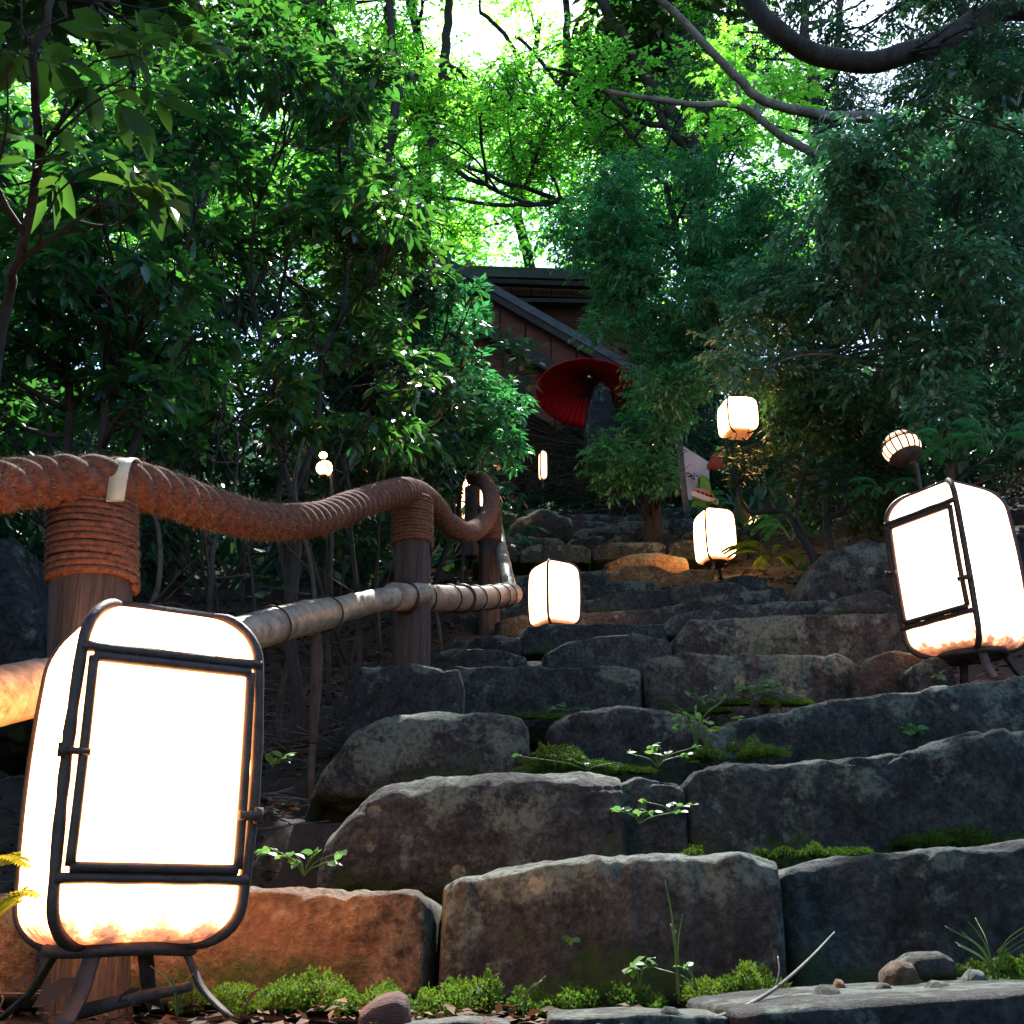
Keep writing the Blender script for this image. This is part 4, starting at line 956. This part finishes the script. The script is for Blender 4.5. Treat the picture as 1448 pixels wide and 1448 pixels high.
fern(1408, 640, 5.6, 8, .30, 'green fern arching behind the right lantern', 'mid', lift=.4)
fern(1345, 650, 5.4, 7, .25, 'fern under the grey trunk beside the round lantern', 'mid', lift=.4)
fern(1250, 700, 6.0, 7, .25, 'fern in the shade of the shrub left of the round lantern', 'mid', lift=.4)
fern(1300, 688, 5.2, 5, .2, 'dark fern between round lantern and right lantern', 'dark', lift=.4)

def sprout(px, py, d, n, L, label, m='sprout', spread=.03, leafs=.012, name='seedling', shape='ellipse'):
    base = at(px, py, d); th = empty(name, base, label, 'plant'); g = G(); tips = []
    for q in range(n):
        e = np.array([random.gauss(0, spread), random.gauss(-.01, spread*.5), L*random.uniform(.5, 1.1)])
        tube(g, catmull([(0, 0, 0), e*[.3, .3, .6], e], 8), .0012, 4); tips.append(e)
    g.build('stem', M['grass'], th)
    first = None
    for e in tips:
        for k in range(3):
            a = random.uniform(0, 6.28); gm = None
            if first is None:
                gm = G(); leaves(gm, np.zeros((1, 3)), np.array([[1., 0, 0]]), np.array([[0, 0, 1.]]), 1.0, shape, np.array([.3])); V0 = gm.V[0]; V0[:, 1] *= 1.7
                o = first = gm.build('leaf', M[m], th)
            else: o = first.copy(); COL.objects.link(o)
            o.rotation_euler = (random.gauss(.5, .3), random.gauss(0, .3), a); s = leafs*random.uniform(.7, 1.3); o.scale = (s, s, s); o.location = Vector(e)
    return th
sprout(802, 1338, 2.02, 2, .012, 'tiny seedling growing on the face of the middle step stone', leafs=.018, spread=.012)
sprout(905, 1400, 1.75, 4, .045, 'broad leaved seedling at the foot of the first step', leafs=.022, spread=.02)
sprout(930, 1085, 2.9, 8, .05, 'clover plant in the joint above the mottled stone', leafs=.022, spread=.05)
sprout(905, 1165, 2.68, 7, .03, 'clover trailing down the small second step stone', leafs=.02, spread=.045)
sprout(950, 1150, 2.68, 4, .03, 'little green leaves beside the joint of the second step', leafs=.018, spread=.03)
sprout(1060, 990, 3.85, 16, .05, 'leafy clover clump on the third step', leafs=.026, spread=.09)
sprout(990, 1005, 3.85, 8, .05, 'sparse clover on the third step stone', leafs=.024, spread=.05)
sprout(1000, 1060, 3.28, 10, .09, 'tall clover and grass at the joint of the third step', leafs=.026, spread=.06)
sprout(830, 1090, 3.2, 7, .03, 'small clover in the moss between third step stones', leafs=.022, spread=.06)
sprout(800, 1005, 3.9, 4, .02, 'tiny clover in front of the fourth step', leafs=.02, spread=.05)
sprout(1290, 1040, 3.38, 6, .02, 'pale clover against the long third step stone', leafs=.035, spread=.05)
sprout(1320, 962, 3.75, 2, .02, 'bright green seedling at the right lantern foot', leafs=.03, spread=.01)
sprout(430, 1240, 2.4, 9, .05, 'clover growing in the dark beside the mottled stone', leafs=.024, spread=.06)
sprout(385, 1085, 2.6, 4, .03, 'dim green leaves on the dark bank right of the lantern', leafs=.03, spread=.04)
sprout(985, 1400, 1.72, 3, .03, 'small leaves beside the grass stem', leafs=.014, spread=.03)
def blades(px, py, d, n, L, label, name='grass_tuft', m='grass', bend=.5):
    base = at(px, py, d); th = empty(name, base, label, 'grass')
    for q in range(n):
        a = random.uniform(0, 6.28); l = L*random.uniform(.6, 1.1); c, s = math.cos(a)*bend, math.sin(a)*bend
        C = catmull([(0, 0, 0), (c*l*.2, s*l*.2, l*.6), (c*l*.8, s*l*.8, l*.95)], 12); g = G(); r = np.linspace(.0018, .0005, 12)
        tube(g, C, r, 3); g.build('blade', M[m], th)
    return th
blades(960, 1420, 1.75, 5, .16, 'thin grass stem standing before the first step', bend=.25)
blades(740, 1440, 1.65, 4, .06, 'short grass in the moss under the middle step', bend=.7)
blades(985, 1065, 3.2, 9, .16, 'arching grass blades on the third step joint', bend=.7)
blades(1410, 1400, 1.75, 10, .10, 'grass and roots in the lower right corner', bend=.9)
blades(250, 1440, 1.6, 5, .07, 'grass blades between the near lantern legs', bend=.9)
g = G(); tube(g, catmull([at(1000, 1444, 1.5), at(1050, 1425, 1.55), at(1100, 1395, 1.62), at(1145, 1355, 1.75), at(1180, 1318, 1.95)], 40), np.linspace(.0035, .0012, 40), 6)
tube(g, catmull([at(1097, 1397, 1.62), at(1102, 1375, 1.63), at(1100, 1352, 1.65)], 10), np.linspace(.0016, .0008, 10), 5)
tag(g.build('twig', M['bark_grey']), 'long pale twig leaning against the foot of the first step', 'twig')
g = G(); tube(g, catmull([at(270, 1395, 1.6), at(200, 1410, 1.62), at(110, 1432, 1.65)], 20), np.linspace(.006, .010, 20), 7)
tag(g.build('dark_stick', M['bark']), 'dark stick lying between the near lantern legs', 'stick')
for q, (x, y, d, sz, lab) in enumerate([(45, 1425, 1.6, .07, 'long orange dead leaf in the lower left corner'), (165, 1418, 1.62, .035, 'red dead leaf under the near lantern'), (12, 1400, 1.7, .04, 'small red dead leaf at the left edge'),
                   (455, 1185, 2.6, .0, '')]):
    if sz: g = G(); leaves(g, at(x, y, d)[None], np.array([[1., .1, .7]]), np.array([[0, -1., .6]]), sz, 'ellipse', np.array([.95])); o = g.build('dead_leaf', M['litter']); tag(o, lab, 'leaf')

# ---------------------------------------------------------------- shrubs on the left
random.seed(101)
def stemset(px, d, n, top_py, spread_px, base_py, r=.02, curve=60):
    out = []
    for k in range(n):
        b = at(px+random.uniform(-20, 20), base_py, d); b[2] = float(gz(b[0], b[1]))
        t = at(px+random.uniform(-spread_px, spread_px), top_py+random.uniform(-40, 60), d+random.uniform(-.3, .3))
        m1 = b+(t-b)*.35+rand_dir(1)[0]*.10; m2 = b+(t-b)*.7+rand_dir(1)[0]*.12
        out.append(([b, m1, m2, t], r*random.uniform(.7, 1.1), r*.3))
    return out
def PX(P):
    v = P@np.array([0, cp, sp_]); return P[0]/v*FPX+CX, CY-(P@np.array([0, -sp_, cp]))/v*FPX
def rb_(xr, yr, dr, n, rpx, flat=.8):
    return [B(random.uniform(*xr), random.uniform(*yr), random.uniform(*dr), random.uniform(*rpx), flat) for _ in range(n)]

# near branch with very large leaves, upper left corner
nbl = [B(40, 40, 1.7, 90), B(150, 120, 1.8, 90), B(170, 260, 1.9, 70), B(60, 220, 1.9, 80), B(-40, 120, 1.6, 90), B(230, 70, 2.0, 80)]
b0 = at(10, 900, 2.3); b0[2] = float(gz(b0[0], b0[1]))
tree('large_leaved_shrub', 'near shrub with very large leaves in the upper left corner', 'shrub', b0,
     [([b0, at(15, 500, 2.2), at(40, 330, 2.0), at(75, 100, 1.8), at(90, -60, 1.7)], .014, .006)], nbl, 'bigleaf', .088, 1.5, n_leaf_parts=110, droop=.35, leaf_per_twig=6, branch_r=.010, twig_r=.002, up=.8)
# main left shrubs
bl1 = rb_((-80, 330), (150, 470), (2.7, 3.9), 26, (55, 110)) + rb_((-60, 360), (440, 640), (2.9, 4.2), 20, (50, 90))
tree('broad_leaved_shrub', 'tall dark glossy shrub behind the first rope post', 'shrub', at(150, 900, 3.3)*1.0,
     stemset(150, 3.3, 3, 330, 120, 900, .026), bl1, 'broad', .068, 3.0, n_leaf_parts=280, droop=.3, leaf_per_twig=8, branch_r=.014)
bl2 = rb_((280, 560), (60, 330), (3.6, 4.8), 20, (45, 90)) + rb_((260, 620), (300, 620), (3.8, 5.4), 34, (45, 85))
tree('broad_leaved_shrub', 'sunlit lime topped shrub rising behind the sagging rope', 'shrub', at(430, 900, 4.4),
     stemset(430, 4.3, 3, 240, 120, 900, .022)+stemset(340, 4.0, 2, 520, 60, 930, .009)+stemset(500, 4.6, 2, 560, 50, 900, .009), bl2, 'broad', .072, 2.4, n_leaf_parts=280, droop=.3, leaf_per_twig=8, branch_r=.013)
bl3 = rb_((545, 712), (400, 640), (6.2, 8.0), 34, (30, 60)) + rb_((470, 640), (430, 640), (6.5, 8.0), 10, (35, 60))
tree('camellia_shrub', 'fine leaved dark shrub in front of the house left of the parasol', 'shrub', at(600, 800, 7.0),
     stemset(600, 7.0, 5, 480, 70, 790, .03), bl3, 'mid', .075, 2.6, shape='fold', n_leaf_parts=200, droop=.3, leaf_per_twig=8, branch_r=.014)
bl4 = rb_((-150, 620), (360, 760), (5.0, 7.2), 60, (60, 105))
tree('understory_shrub', 'deep shaded thicket of stems behind the rope', 'shrub', at(250, 900, 6.0),
     stemset(120, 5.6, 3, 520, 90, 860, .018)+stemset(330, 5.8, 3, 540, 100, 850, .014)+stemset(480, 6.2, 3, 540, 90, 840, .013), bl4, 'dark', .08, 2.4, shape='fold', droop=.3, leaf_per_twig=8, branch_r=.012)
bl5 = rb_((-300, 720), (430, 800), (8.0, 11.5), 80, (60, 110))
tree('understory_shrub', 'low dark bushes far behind the rope on the left bank', 'shrub', at(300, 800, 9.0),
     stemset(300, 9.0, 6, 640, 250, 790, .02), bl5, 'dark', .13, 2.2, shape='fold', droop=.3, leaf_per_twig=8, branch_r=.012)
# bare saplings on the left bank
for q, (px, d, top, lab) in enumerate([(450, 3.6, 620, 'slim pale sapling stem with a bend left of the second post'), (515, 3.9, 640, 'thin dark sapling just left of the second post'), (245, 3.0, 640, 'pale bare sapling right of the near lantern top'),
        (330, 3.4, 620, 'leaning bare sapling under the lowest sag of the rope'), (400, 4.4, 600, 'bare sapling behind the bamboo rail'), (470, 5.0, 560, 'straight dark sapling near the small glowing lamp'),
        (625, 5.6, 600, 'sapling between the second and third rope posts'), (645, 6.5, 600, 'thin sapling beside the hidden lantern'), (540, 6.0, 560, 'crooked sapling behind the second post')]):
    b = at(px, 1010 if d < 4.6 else 900, d); b[2] = float(gz(b[0], b[1])); t = at(px+random.uniform(-40, 40), top, d+.2)
    th = empty('sapling', b, lab, 'sapling'); g = G(); C = limb(g, [b, b+(t-b)*.4+rand_dir(1)[0]*.05, b+(t-b)*.75+rand_dir(1)[0]*.05, t], .013, .005, seed=q, sides=7)
    g.build('stem', M['twig' if q in (0, 2, 4) else 'bark'], th, b)
    for k in range(6):
        s0 = C[int(len(C)*random.uniform(.2, .9))]; e = s0+rand_dir(1)[0]*np.array([.25, .2, .15])+[0, 0, .12]; g = G(); limb(g, [s0, (s0+e)/2+rand_dir(1)[0]*.02, e], .004, .0015, n=8, sides=4, seed=k); g.build('branch', M['twig'], th, b)

# ---------------------------------------------------------------- shrubs on the right
random.seed(108)
cb = rb_((960, 1110), (260, 560), (8.0, 9.0), 16, (45, 70), .75)+rb_((810, 910), (300, 470), (8.4, 9.0), 8, (40, 55), .7)+rb_((860, 960), (590, 720), (8.6, 9.4), 7, (30, 45), .9)+rb_((840, 1060), (240, 330), (8.6, 9.6), 10, (45, 70), .6) + rb_((800, 1040), (310, 430), (8.3, 9.3), 14, (45, 75), .6) + rb_((830, 1050), (420, 560), (8.3, 9.5), 14, (45, 75), .7) + rb_((840, 960), (560, 690), (8.4, 9.0), 9, (30, 55), .9)
cb = [b for b in cb if not (740 < PX(b[0])[0] < 890 and 470 < PX(b[0])[1] < 610)]
cb0 = at(925, 760, 9.3); cb0[2] = float(gz(cb0[0], cb0[1]))
tree('layered_evergreen_tree', 'dense layered evergreen tree between the parasol and the hanging lantern', 'tree', cb0,
     [([cb0, at(915, 640, 9.3), at(940, 560, 9.3), at(1000, 480, 9.2), at(960, 350, 9.2), at(940, 260, 9.2)], .09, .03), ([at(940, 560, 9.3), at(925, 470, 9.0), at(870, 400, 8.9)], .05, .02),
      ([at(1045, 560, 8.2), at(1015, 490, 8.6), at(985, 440, 9.0)], .014, .02)], cb, 'mid', .056, 2.6, shape='fold', n_leaf_parts=0, droop=.45, leaf_per_twig=9, branch_r=.016, up=1.2)
rbb = rb_((1180, 1460), (180, 330), (5.4, 6.6), 12, (55, 90), .75)+rb_((1030, 1140), (400, 560), (6.9, 7.6), 10, (40, 65), .75)+rb_((1080, 1280), (330, 460), (6.3, 7.6), 14, (55, 85), .7)+rb_((1040, 1250), (430, 600), (6.6, 7.6), 16, (50, 80), .75)+rb_((1200, 1480), (270, 470), (5.6, 7.2), 18, (60, 100), .7)+rb_((1240, 1500), (440, 640), (5.8, 7.2), 16, (55, 90), .8)
rb0 = at(1360, 740, 7.0); rb0[2] = float(gz(rb0[0], rb0[1]))
tree('broadleaf_evergreen_tree', 'great rounded evergreen with olive tipped leaves filling the right side', 'tree', rb0,
     [([rb0, at(1355, 600, 7.0), at(1345, 500, 6.9), at(1360, 380, 6.8), at(1330, 260, 6.7)], .085, .035), ([at(1350, 560, 6.9), at(1300, 530, 6.6), at(1260, 480, 6.5)], .03, .015), ([at(1345, 500, 6.9), at(1240, 430, 6.8), at(1150, 400, 6.9)], .045, .02)],
     rbb, 'olive', .068, 3.2, 'bark_grey', 'fold', n_leaf_parts=280, droop=.5, leaf_per_twig=9, branch_r=.016, up=.9)
rt = rb_((1150, 1300), (-60, 60), (8.5, 10), 4, (50, 80), .7)+rb_((1250, 1500), (-60, 260), (7.2, 8.8), 18, (60, 100), .7)
rt0 = at(1500, 700, 8.5); rt0[2] = float(gz(rt0[0], rt0[1]))
tree('tall_evergreen_tree', 'dark blue green tree in the upper right corner', 'tree', rt0,
     [([rt0, at(1500, 450, 8.4), at(1440, 250, 8.3), at(1380, 60, 8.2), at(1300, -80, 8.2)], .13, .05)], rt, 'dark', .08, 2.3, shape='fold', droop=.4, leaf_per_twig=8, branch_r=.03)
# leafy shrub with forked stems behind the lantern
ab = rb_((1040, 1250), (590, 700), (6.6, 7.8), 20, (32, 58), .7)+rb_((1090, 1300), (640, 740), (6.8, 7.6), 8, (30, 45), .7)
ab0 = at(1160, 805, 7.0); ab0[2] = max(float(gz(ab0[0], ab0[1])), at(0, 815, 7.0)[2]-.2)
tree('forked_shrub', 'low spreading shrub on forked dark stems above the right end of the steps', 'shrub', ab0,
     [([ab0, at(1140, 770, 7.0), at(1118, 730, 7.1), at(1060, 720, 7.2), at(1040, 690, 7.2)], .035, .010), ([at(1142, 772, 7.0), at(1130, 720, 7.0), at(1150, 640, 7.0)], .022, .008), ([ab0+[.05, 0, 0], at(1175, 740, 7.0), at(1180, 690, 7.0), at(1220, 640, 7.1)], .03, .010), ([at(1176, 730, 7.0), at(1235, 690, 6.9), at(1265, 670, 6.9)], .014, .006)],
     ab, 'dark', .055, 1.8, shape='fold', n_leaf_parts=0, droop=.2, leaf_per_twig=8, branch_r=.010)
ub = rb_((1240, 1480), (600, 720), (7.5, 9.5), 14, (50, 90), .8)+rb_((980, 1250), (640, 720), (10.5, 13), 12, (45, 80), .8)+rb_((950, 1100), (470, 650), (11, 13.5), 14, (40, 65), .9)
tree('understory_shrub', 'shaded bushes behind the round lantern and right lantern', 'shrub', at(1300, 760, 8.4), stemset(1300, 8.4, 4, 640, 120, 760, .02), ub, 'dark', .08, 2.8, shape='fold', droop=.3, leaf_per_twig=8, branch_r=.012)
lb = rb_((720, 880), (690, 725), (13.0, 14.2), 9, (28, 40), .9)+rb_((460, 700), (620, 725), (12.6, 15), 22, (35, 55), .9)+rb_((600, 820), (600, 700), (13.2, 15), 10, (40, 60), .9)+rb_((860, 980), (560, 720), (11.5, 13), 8, (35, 60), .9)
tree('understory_shrub', 'dark bushes in front of the house at the head of the steps', 'shrub', at(860, 740, 12.6), stemset(860, 12.6, 3, 640, 90, 740, .03), lb, 'dark', .09, 2, shape='fold', droop=.3, leaf_per_twig=8, branch_r=.012)

for q, (x, y, d, lab) in enumerate([(1230, 760, 7.6, 'dark fern at the foot of the great evergreen'), (1010, 740, 10.0, 'fern behind the yellowish lantern'), (1190, 745, 8.4, 'fern in the gloom right of the forked shrub'), (1120, 765, 8.6, 'fern behind the forked dark stems'), (1420, 700, 6.2, 'fern over the bank behind the right lantern')]):
    b = at(x, y, d); pz = float(gz(b[0], b[1])); fern(x, y, d, 8, .38, lab, 'mid' if q % 2 else 'dark', lift=.5)
# ---------------------------------------------------------------- backdrop of sunlit maples
random.seed(115)
def maple(label, base_px, d, base_py, trunks, blobs, dens=60, size=.075, m='maple', bark='bark', **kw):
    b = at(base_px, base_py, d); b[2] = float(gz(b[0], b[1]))
    tr = [([b]+[at(*p) for p in trunks[0][0]], trunks[0][1], trunks[0][2])]+[([at(*p) for p in pts], a, c) for pts, a, c in trunks[1:]]
    return tree('maple_tree', label, 'tree', b, tr, blobs, m, size, dens, bark, 'lobed', droop=.12, leaf_per_twig=10, twig_len=.8, shell=.1, up=2.0, branch_r=.042, twig_r=.008, **kw)
maple('maple with leaning twin trunks behind the layered evergreen', 905, 14.5, 700,
      [([(900, 300, 14.5), (885, 240, 14.4), (850, 190, 14.3), (815, 120, 14.2), (800, 50, 14.2), (805, -60, 14.2)], .13, .05),
       ([(885, 240, 14.4), (840, 200, 14.2), (800, 185, 14.0), (760, 130, 13.8), (720, 60, 13.6), (680, 20, 13.5)], .06, .03),
       ([(895, 270, 14.4), (860, 230, 14.0), (830, 170, 13.6), (770, 90, 13.2), (730, 50, 13.0)], .05, .025),
       ([(900, 290, 14.4), (820, 285, 13.8), (760, 288, 13.4), (680, 290, 13.0), (600, 275, 12.8)], .05, .02),
       ([(800, 285, 13.7), (740, 265, 13.3), (690, 250, 13.0), (640, 225, 12.8), (600, 205, 12.6)], .04, .015)],
      rb_((640, 900), (-110, 330), (12.5, 15), 26, (60, 100), .45), .8)
maple('maple with a dark fan of branches above the evergreen', 995, 13.0, 700,
      [([(985, 260, 13.0), (965, 190, 13.0), (930, 130, 12.8), (890, 70, 12.6), (850, 10, 12.4), (830, -60, 12.4)], .14, .05),
       ([(975, 220, 13.0), (940, 170, 12.8), (910, 110, 12.8), (930, 50, 12.8), (940, -40, 12.8)], .06, .03),
       ([(960, 180, 13.0), (900, 165, 12.6), (860, 130, 12.4), (820, 110, 12.2), (770, 100, 12.0)], .05, .02),
       ([(985, 250, 13.0), (930, 220, 12.6), (880, 180, 12.4), (850, 160, 12.2)], .035, .015),
       ([(1000, 260, 13.4), (1015, 180, 13.6), (1010, 80, 13.8), (1000, -60, 14)], .07, .04)],
      rb_((830, 1060), (-110, 240), (11.5, 14.5), 20, (55, 95), .45), .8)
maple('maple with a forked black trunk left of the house', 605, 13.5, 700,
      [([(600, 420, 13.5), (602, 300, 13.5), (606, 200, 13.5), (620, 140, 13.5), (632, 60, 13.5), (630, -60, 13.5)], .13, .06),
       ([(606, 190, 13.5), (596, 110, 13.5), (590, 50, 13.5), (560, -50, 13.5)], .08, .04),
       ([(602, 210, 13.5), (660, 250, 13.2), (700, 270, 13.0), (760, 285, 12.8)], .05, .02)],
      rb_((460, 700), (-110, 360), (12, 15), 26, (60, 100), .45), .8)
maple('maple with a straight grey trunk behind the lime topped shrub', 492, 11.5, 700,
      [([(492, 420, 11.5), (490, 300, 11.5), (488, 180, 11.5), (470, 80, 11.5), (440, -60, 11.5)], .14, .09),
       ([(555, 330, 12), (548, 220, 12), (560, 120, 12), (550, -60, 12)], .08, .05)],
      rb_((300, 560), (-110, 330), (11, 14.5), 26, (60, 110), .45), .8)
maple('maple with a slanting trunk in the upper left', 250, 10.5, 700,
      [([(262, 420, 10.5), (280, 250, 10.5), (255, 130, 10.5), (200, 0, 10.5), (170, -80, 10.5)], .11, .07),
       ([(265, 150, 10.5), (215, 40, 10.3), (190, -60, 10.3)], .06, .04)],
      rb_((-110, 330), (-110, 420), (10, 14), 32, (70, 120), .45), .8)
# farther wall of woodland, sunlit
far = rb_((-200, 1500), (110, 420), (17, 22), 80, (80, 150), .6)
far += rb_((-150, 1300), (-110, 120), (17, 20), 10, (70, 120), .4)
fb = [[], [], [], [], []]
for c, r in far: fb[int(np.clip((c[0]/20*1.2+.5)*5, 0, 4))].append((c, r))
for q, bl in enumerate(fb):
    if not bl: continue
    x = np.mean([c[0] for c, r in bl]); b = np.array([x, 20., 0]); b[2] = float(gz(b[0], b[1]))
    tree('far_maple_tree', ['pale green woodland tree far off at the left edge', 'sunlit woodland tree far behind the left maples', 'sunlit woodland tree far behind the house roof', 'sunlit woodland tree far behind the layered evergreen', 'sunlit woodland tree far off behind the right side trees'][q], 'tree', b,
         [([b, b+[.3, 0, 4], b+[-.2, .2, 8], b+[.4, 0, 12]], .18, .06)], bl, 'maple', .15, 1.1, 'bark', 'diamond', group=None, droop=.12, leaf_per_twig=10, twig_len=1.0, shell=.1, up=2.0, branch_r=.03, twig_r=.005)
# the two bare limbs crossing the upper right, one tree each
e0 = at(1560, 560, 5.2); e0[2] = float(gz(e0[0], e0[1]))
tree('leaning_tree', 'tree whose thick black limb swings across the upper right', 'tree', e0,
     [([e0, at(1600, 300, 5.3), at(1560, 60, 5.3), at(1440, 10, 5.3), at(1340, 55, 5.2), at(1290, 75, 5.2), at(1220, 88, 5.2), at(1150, 75, 5.1), at(1100, 45, 5.0), at(1060, 0, 5.0), at(1030, -70, 5.0)], .085, .052)],
     rb_((1360, 1560), (-120, 60), (4.8, 5.6), 5, (60, 90), .7)+rb_((1310, 1500), (0, 170), (4.6, 5.1), 10, (45, 75), .7), 'dark', .06, 1.8, wob=.015, droop=.4, leaf_per_twig=8, branch_r=.012)
e1 = at(1330, 640, 7.6); e1[2] = float(gz(e1[0], e1[1]))
tree('leaning_tree', 'tree with a long pale grey limb curving up to the left', 'tree', e1,
     [([e1, at(1350, 400, 7.8), at(1330, 210, 7.8), at(1250, 170, 7.6), at(1180, 165, 7.5), at(1120, 155, 7.4), at(1070, 135, 7.3), at(1030, 95, 7.2), at(980, 45, 7.1), at(925, -10, 7.0), at(880, -60, 7)], .06, .026),
      ([at(1180, 230, 8.4), at(1110, 195, 8.3), at(1050, 150, 8.2), at(990, 150, 8.1), at(930, 140, 8.0), at(860, 128, 8.0)], .045, .02)],
     rb_((1000, 1200), (60, 260), (8.0, 9.5), 8, (45, 75), .5), 'maple', .06, .9, 'bark_grey', 'maple', wob=.02, droop=.2, leaf_per_twig=9, branch_r=.012, up=1.5)

cf = rb_((820, 960), (-110, 20), (12.5, 14), 3, (45, 75), .5)+rb_((960, 1320), (-90, 230), (10.5, 12.5), 30, (45, 75), .55); c0 = at(1180, 700, 11.5); c0[2] = float(gz(c0[0], c0[1]))
tree('blue_green_tree', 'blue green feathery tree behind the two bare limbs', 'tree', c0, [([c0, at(1170, 400, 11.5), at(1150, 150, 11.5), at(1130, -80, 11.5)], .12, .05)], cf, 'conifer', .06, 1.0, 'bark', 'diamond', droop=.3, leaf_per_twig=12, branch_r=.02, twig_r=.004)
re_ = rb_((1400, 1560), (300, 620), (7.5, 9.5), 14, (60, 90), .9); c0 = at(1540, 760, 8.6); c0[2] = float(gz(c0[0], c0[1]))
tree('evergreen_tree', 'shaded evergreen closing the right edge behind the great rounded one', 'tree', c0, [([c0, at(1530, 560, 8.6), at(1500, 350, 8.6)], .08, .03)], re_, 'dark', .08, 2.2, shape='fold', droop=.3, leaf_per_twig=8, branch_r=.02)
n = 26000; x = rng.uniform(-16, 18, n); y = rng.uniform(9, 27, n); l_, r_ = stair_lr(y); kp = (x < l_-.25) | (x > r_+.25) | (y > 17.5); kp &= ~((abs(x) < 3) & (y > 13) & (y < 17.5)); x, y = x[kp], y[kp]; n = len(x)
P = np.stack([x, y, gz(x, y)+rng.random(n)*.25], -1); A = rand_dir(n)+np.array([0, -.2, .8]); g = G(); leaves(g, P, A, rand_dir(n)+np.array([0, -.6, .5]), .26*(.5+rng.random(n)), 'diamond')
tag(g.build('ground_cover', M['dark'], kind='stuff'), 'dark leafy ground cover on the hillside under the trees', 'ground cover')
# ---------------------------------------------------------------- unseen woodland round and above the viewpoint, placed to shade the steps
random.seed(122)
def open_sky(b):  # cuts gaps in the unseen crowns to let light onto chosen plants
    c, r = b; q = c-np.array([-.75, 4.2, 3.1]); s = np.array(sd); off = np.linalg.norm(q-s*(q@s))
    if off < r[0]*.75+.75: return False
    if c[1] < 3 and c[0] > 1.2 and c[2] > 5: return False
    if -3.5 < c[1] < 2.5 and c[0] > -2.2 and c[2] > 6.5: return False
    return not (c[0] > 1.2 and 3.0 < c[1] and 6 < c[2] < 11) and not (c[0] > 3 and c[1] > 7)
def shade_tree(base, h, blobs, label, dens=3.2, size=.30):
    b = np.array([base[0], base[1], float(gz(base[0], base[1]))]); blobs = [q for q in blobs if open_sky(q)] or blobs[:2]
    return tree('shade_tree', label, 'tree', b, [([b, b+[.2, .1, h*.4], b+[-.1, .2, h*.8], b+[.1, 0, h]], .2, .08)], blobs, 'canopy', size, dens, 'bark', 'diamond',
                droop=.2, leaf_per_twig=10, twig_len=1.0, shell=.05, up=2.0, branch_r=.04, twig_r=.006, group='woodland trees around and above the viewpoint')
LAB = 'tall tree of the surrounding woodland outside the picture shading the steps'
def bb(xr, yr, zr, n, r): return [(np.array([random.uniform(*xr), random.uniform(*yr), random.uniform(*zr)]), np.array([1, 1, .55])*random.uniform(*r)) for _ in range(n)]
shade_tree((-5, 4), 9, bb((-7, 0), (1.5, 8.5), (7.5, 10.5), 16, (1.2, 1.9)), 'tall woodland tree outside the picture left of the lower steps')
shade_tree((5, 4), 9, bb((0, 7), (1.5, 8.5), (7.5, 10.5), 18, (1.2, 1.9)), 'tall woodland tree outside the picture right of the lower steps')
shade_tree((6, 9), 12, bb((-1, 9), (8, 13), (12, 15), 16, (1.3, 2.2)), 'tall woodland tree outside the picture right of the upper steps')
shade_tree((-5, 0), 5, bb((-5.5, -1.6), (-1.5, 2.2), (3.8, 6), 14, (.8, 1.3)), 'low spreading woodland tree outside the picture beside the first post')  # unseen tree added to darken the left bank
shade_tree((-7, 9), 12, bb((-9, 0), (8, 13), (12, 15), 14, (1.3, 2.2)), 'tall woodland tree outside the picture left of the upper steps')
shade_tree((-4, -4), 9, bb((-8, 1), (-7, 2), (4.5, 10), 20, (1.3, 2.2)), 'tall woodland tree outside the picture behind the viewpoint on the left')
shade_tree((4, -4), 9, bb((-1, 8), (-7, 1), (4.5, 9), 18, (1.3, 2.2)), 'tall woodland tree outside the picture behind the viewpoint on the right')
shade_tree((-2, -7), 7, bb((-8, 8), (-9, -6), (-1, 5), 22, (1.3, 2.0)), 'tall woodland tree outside the picture straight behind the viewpoint downhill')
shade_tree((-7, 0), 7, bb((-9, -5.5), (-6, 6), (0, 7), 22, (1.2, 2.0)), 'tall woodland tree outside the picture at the far left of the viewpoint')
shade_tree((7, 0), 7, bb((5.5, 9), (-6, 8), (1, 7), 24, (1.2, 2.0)), 'tall woodland tree outside the picture at the far right of the viewpoint')
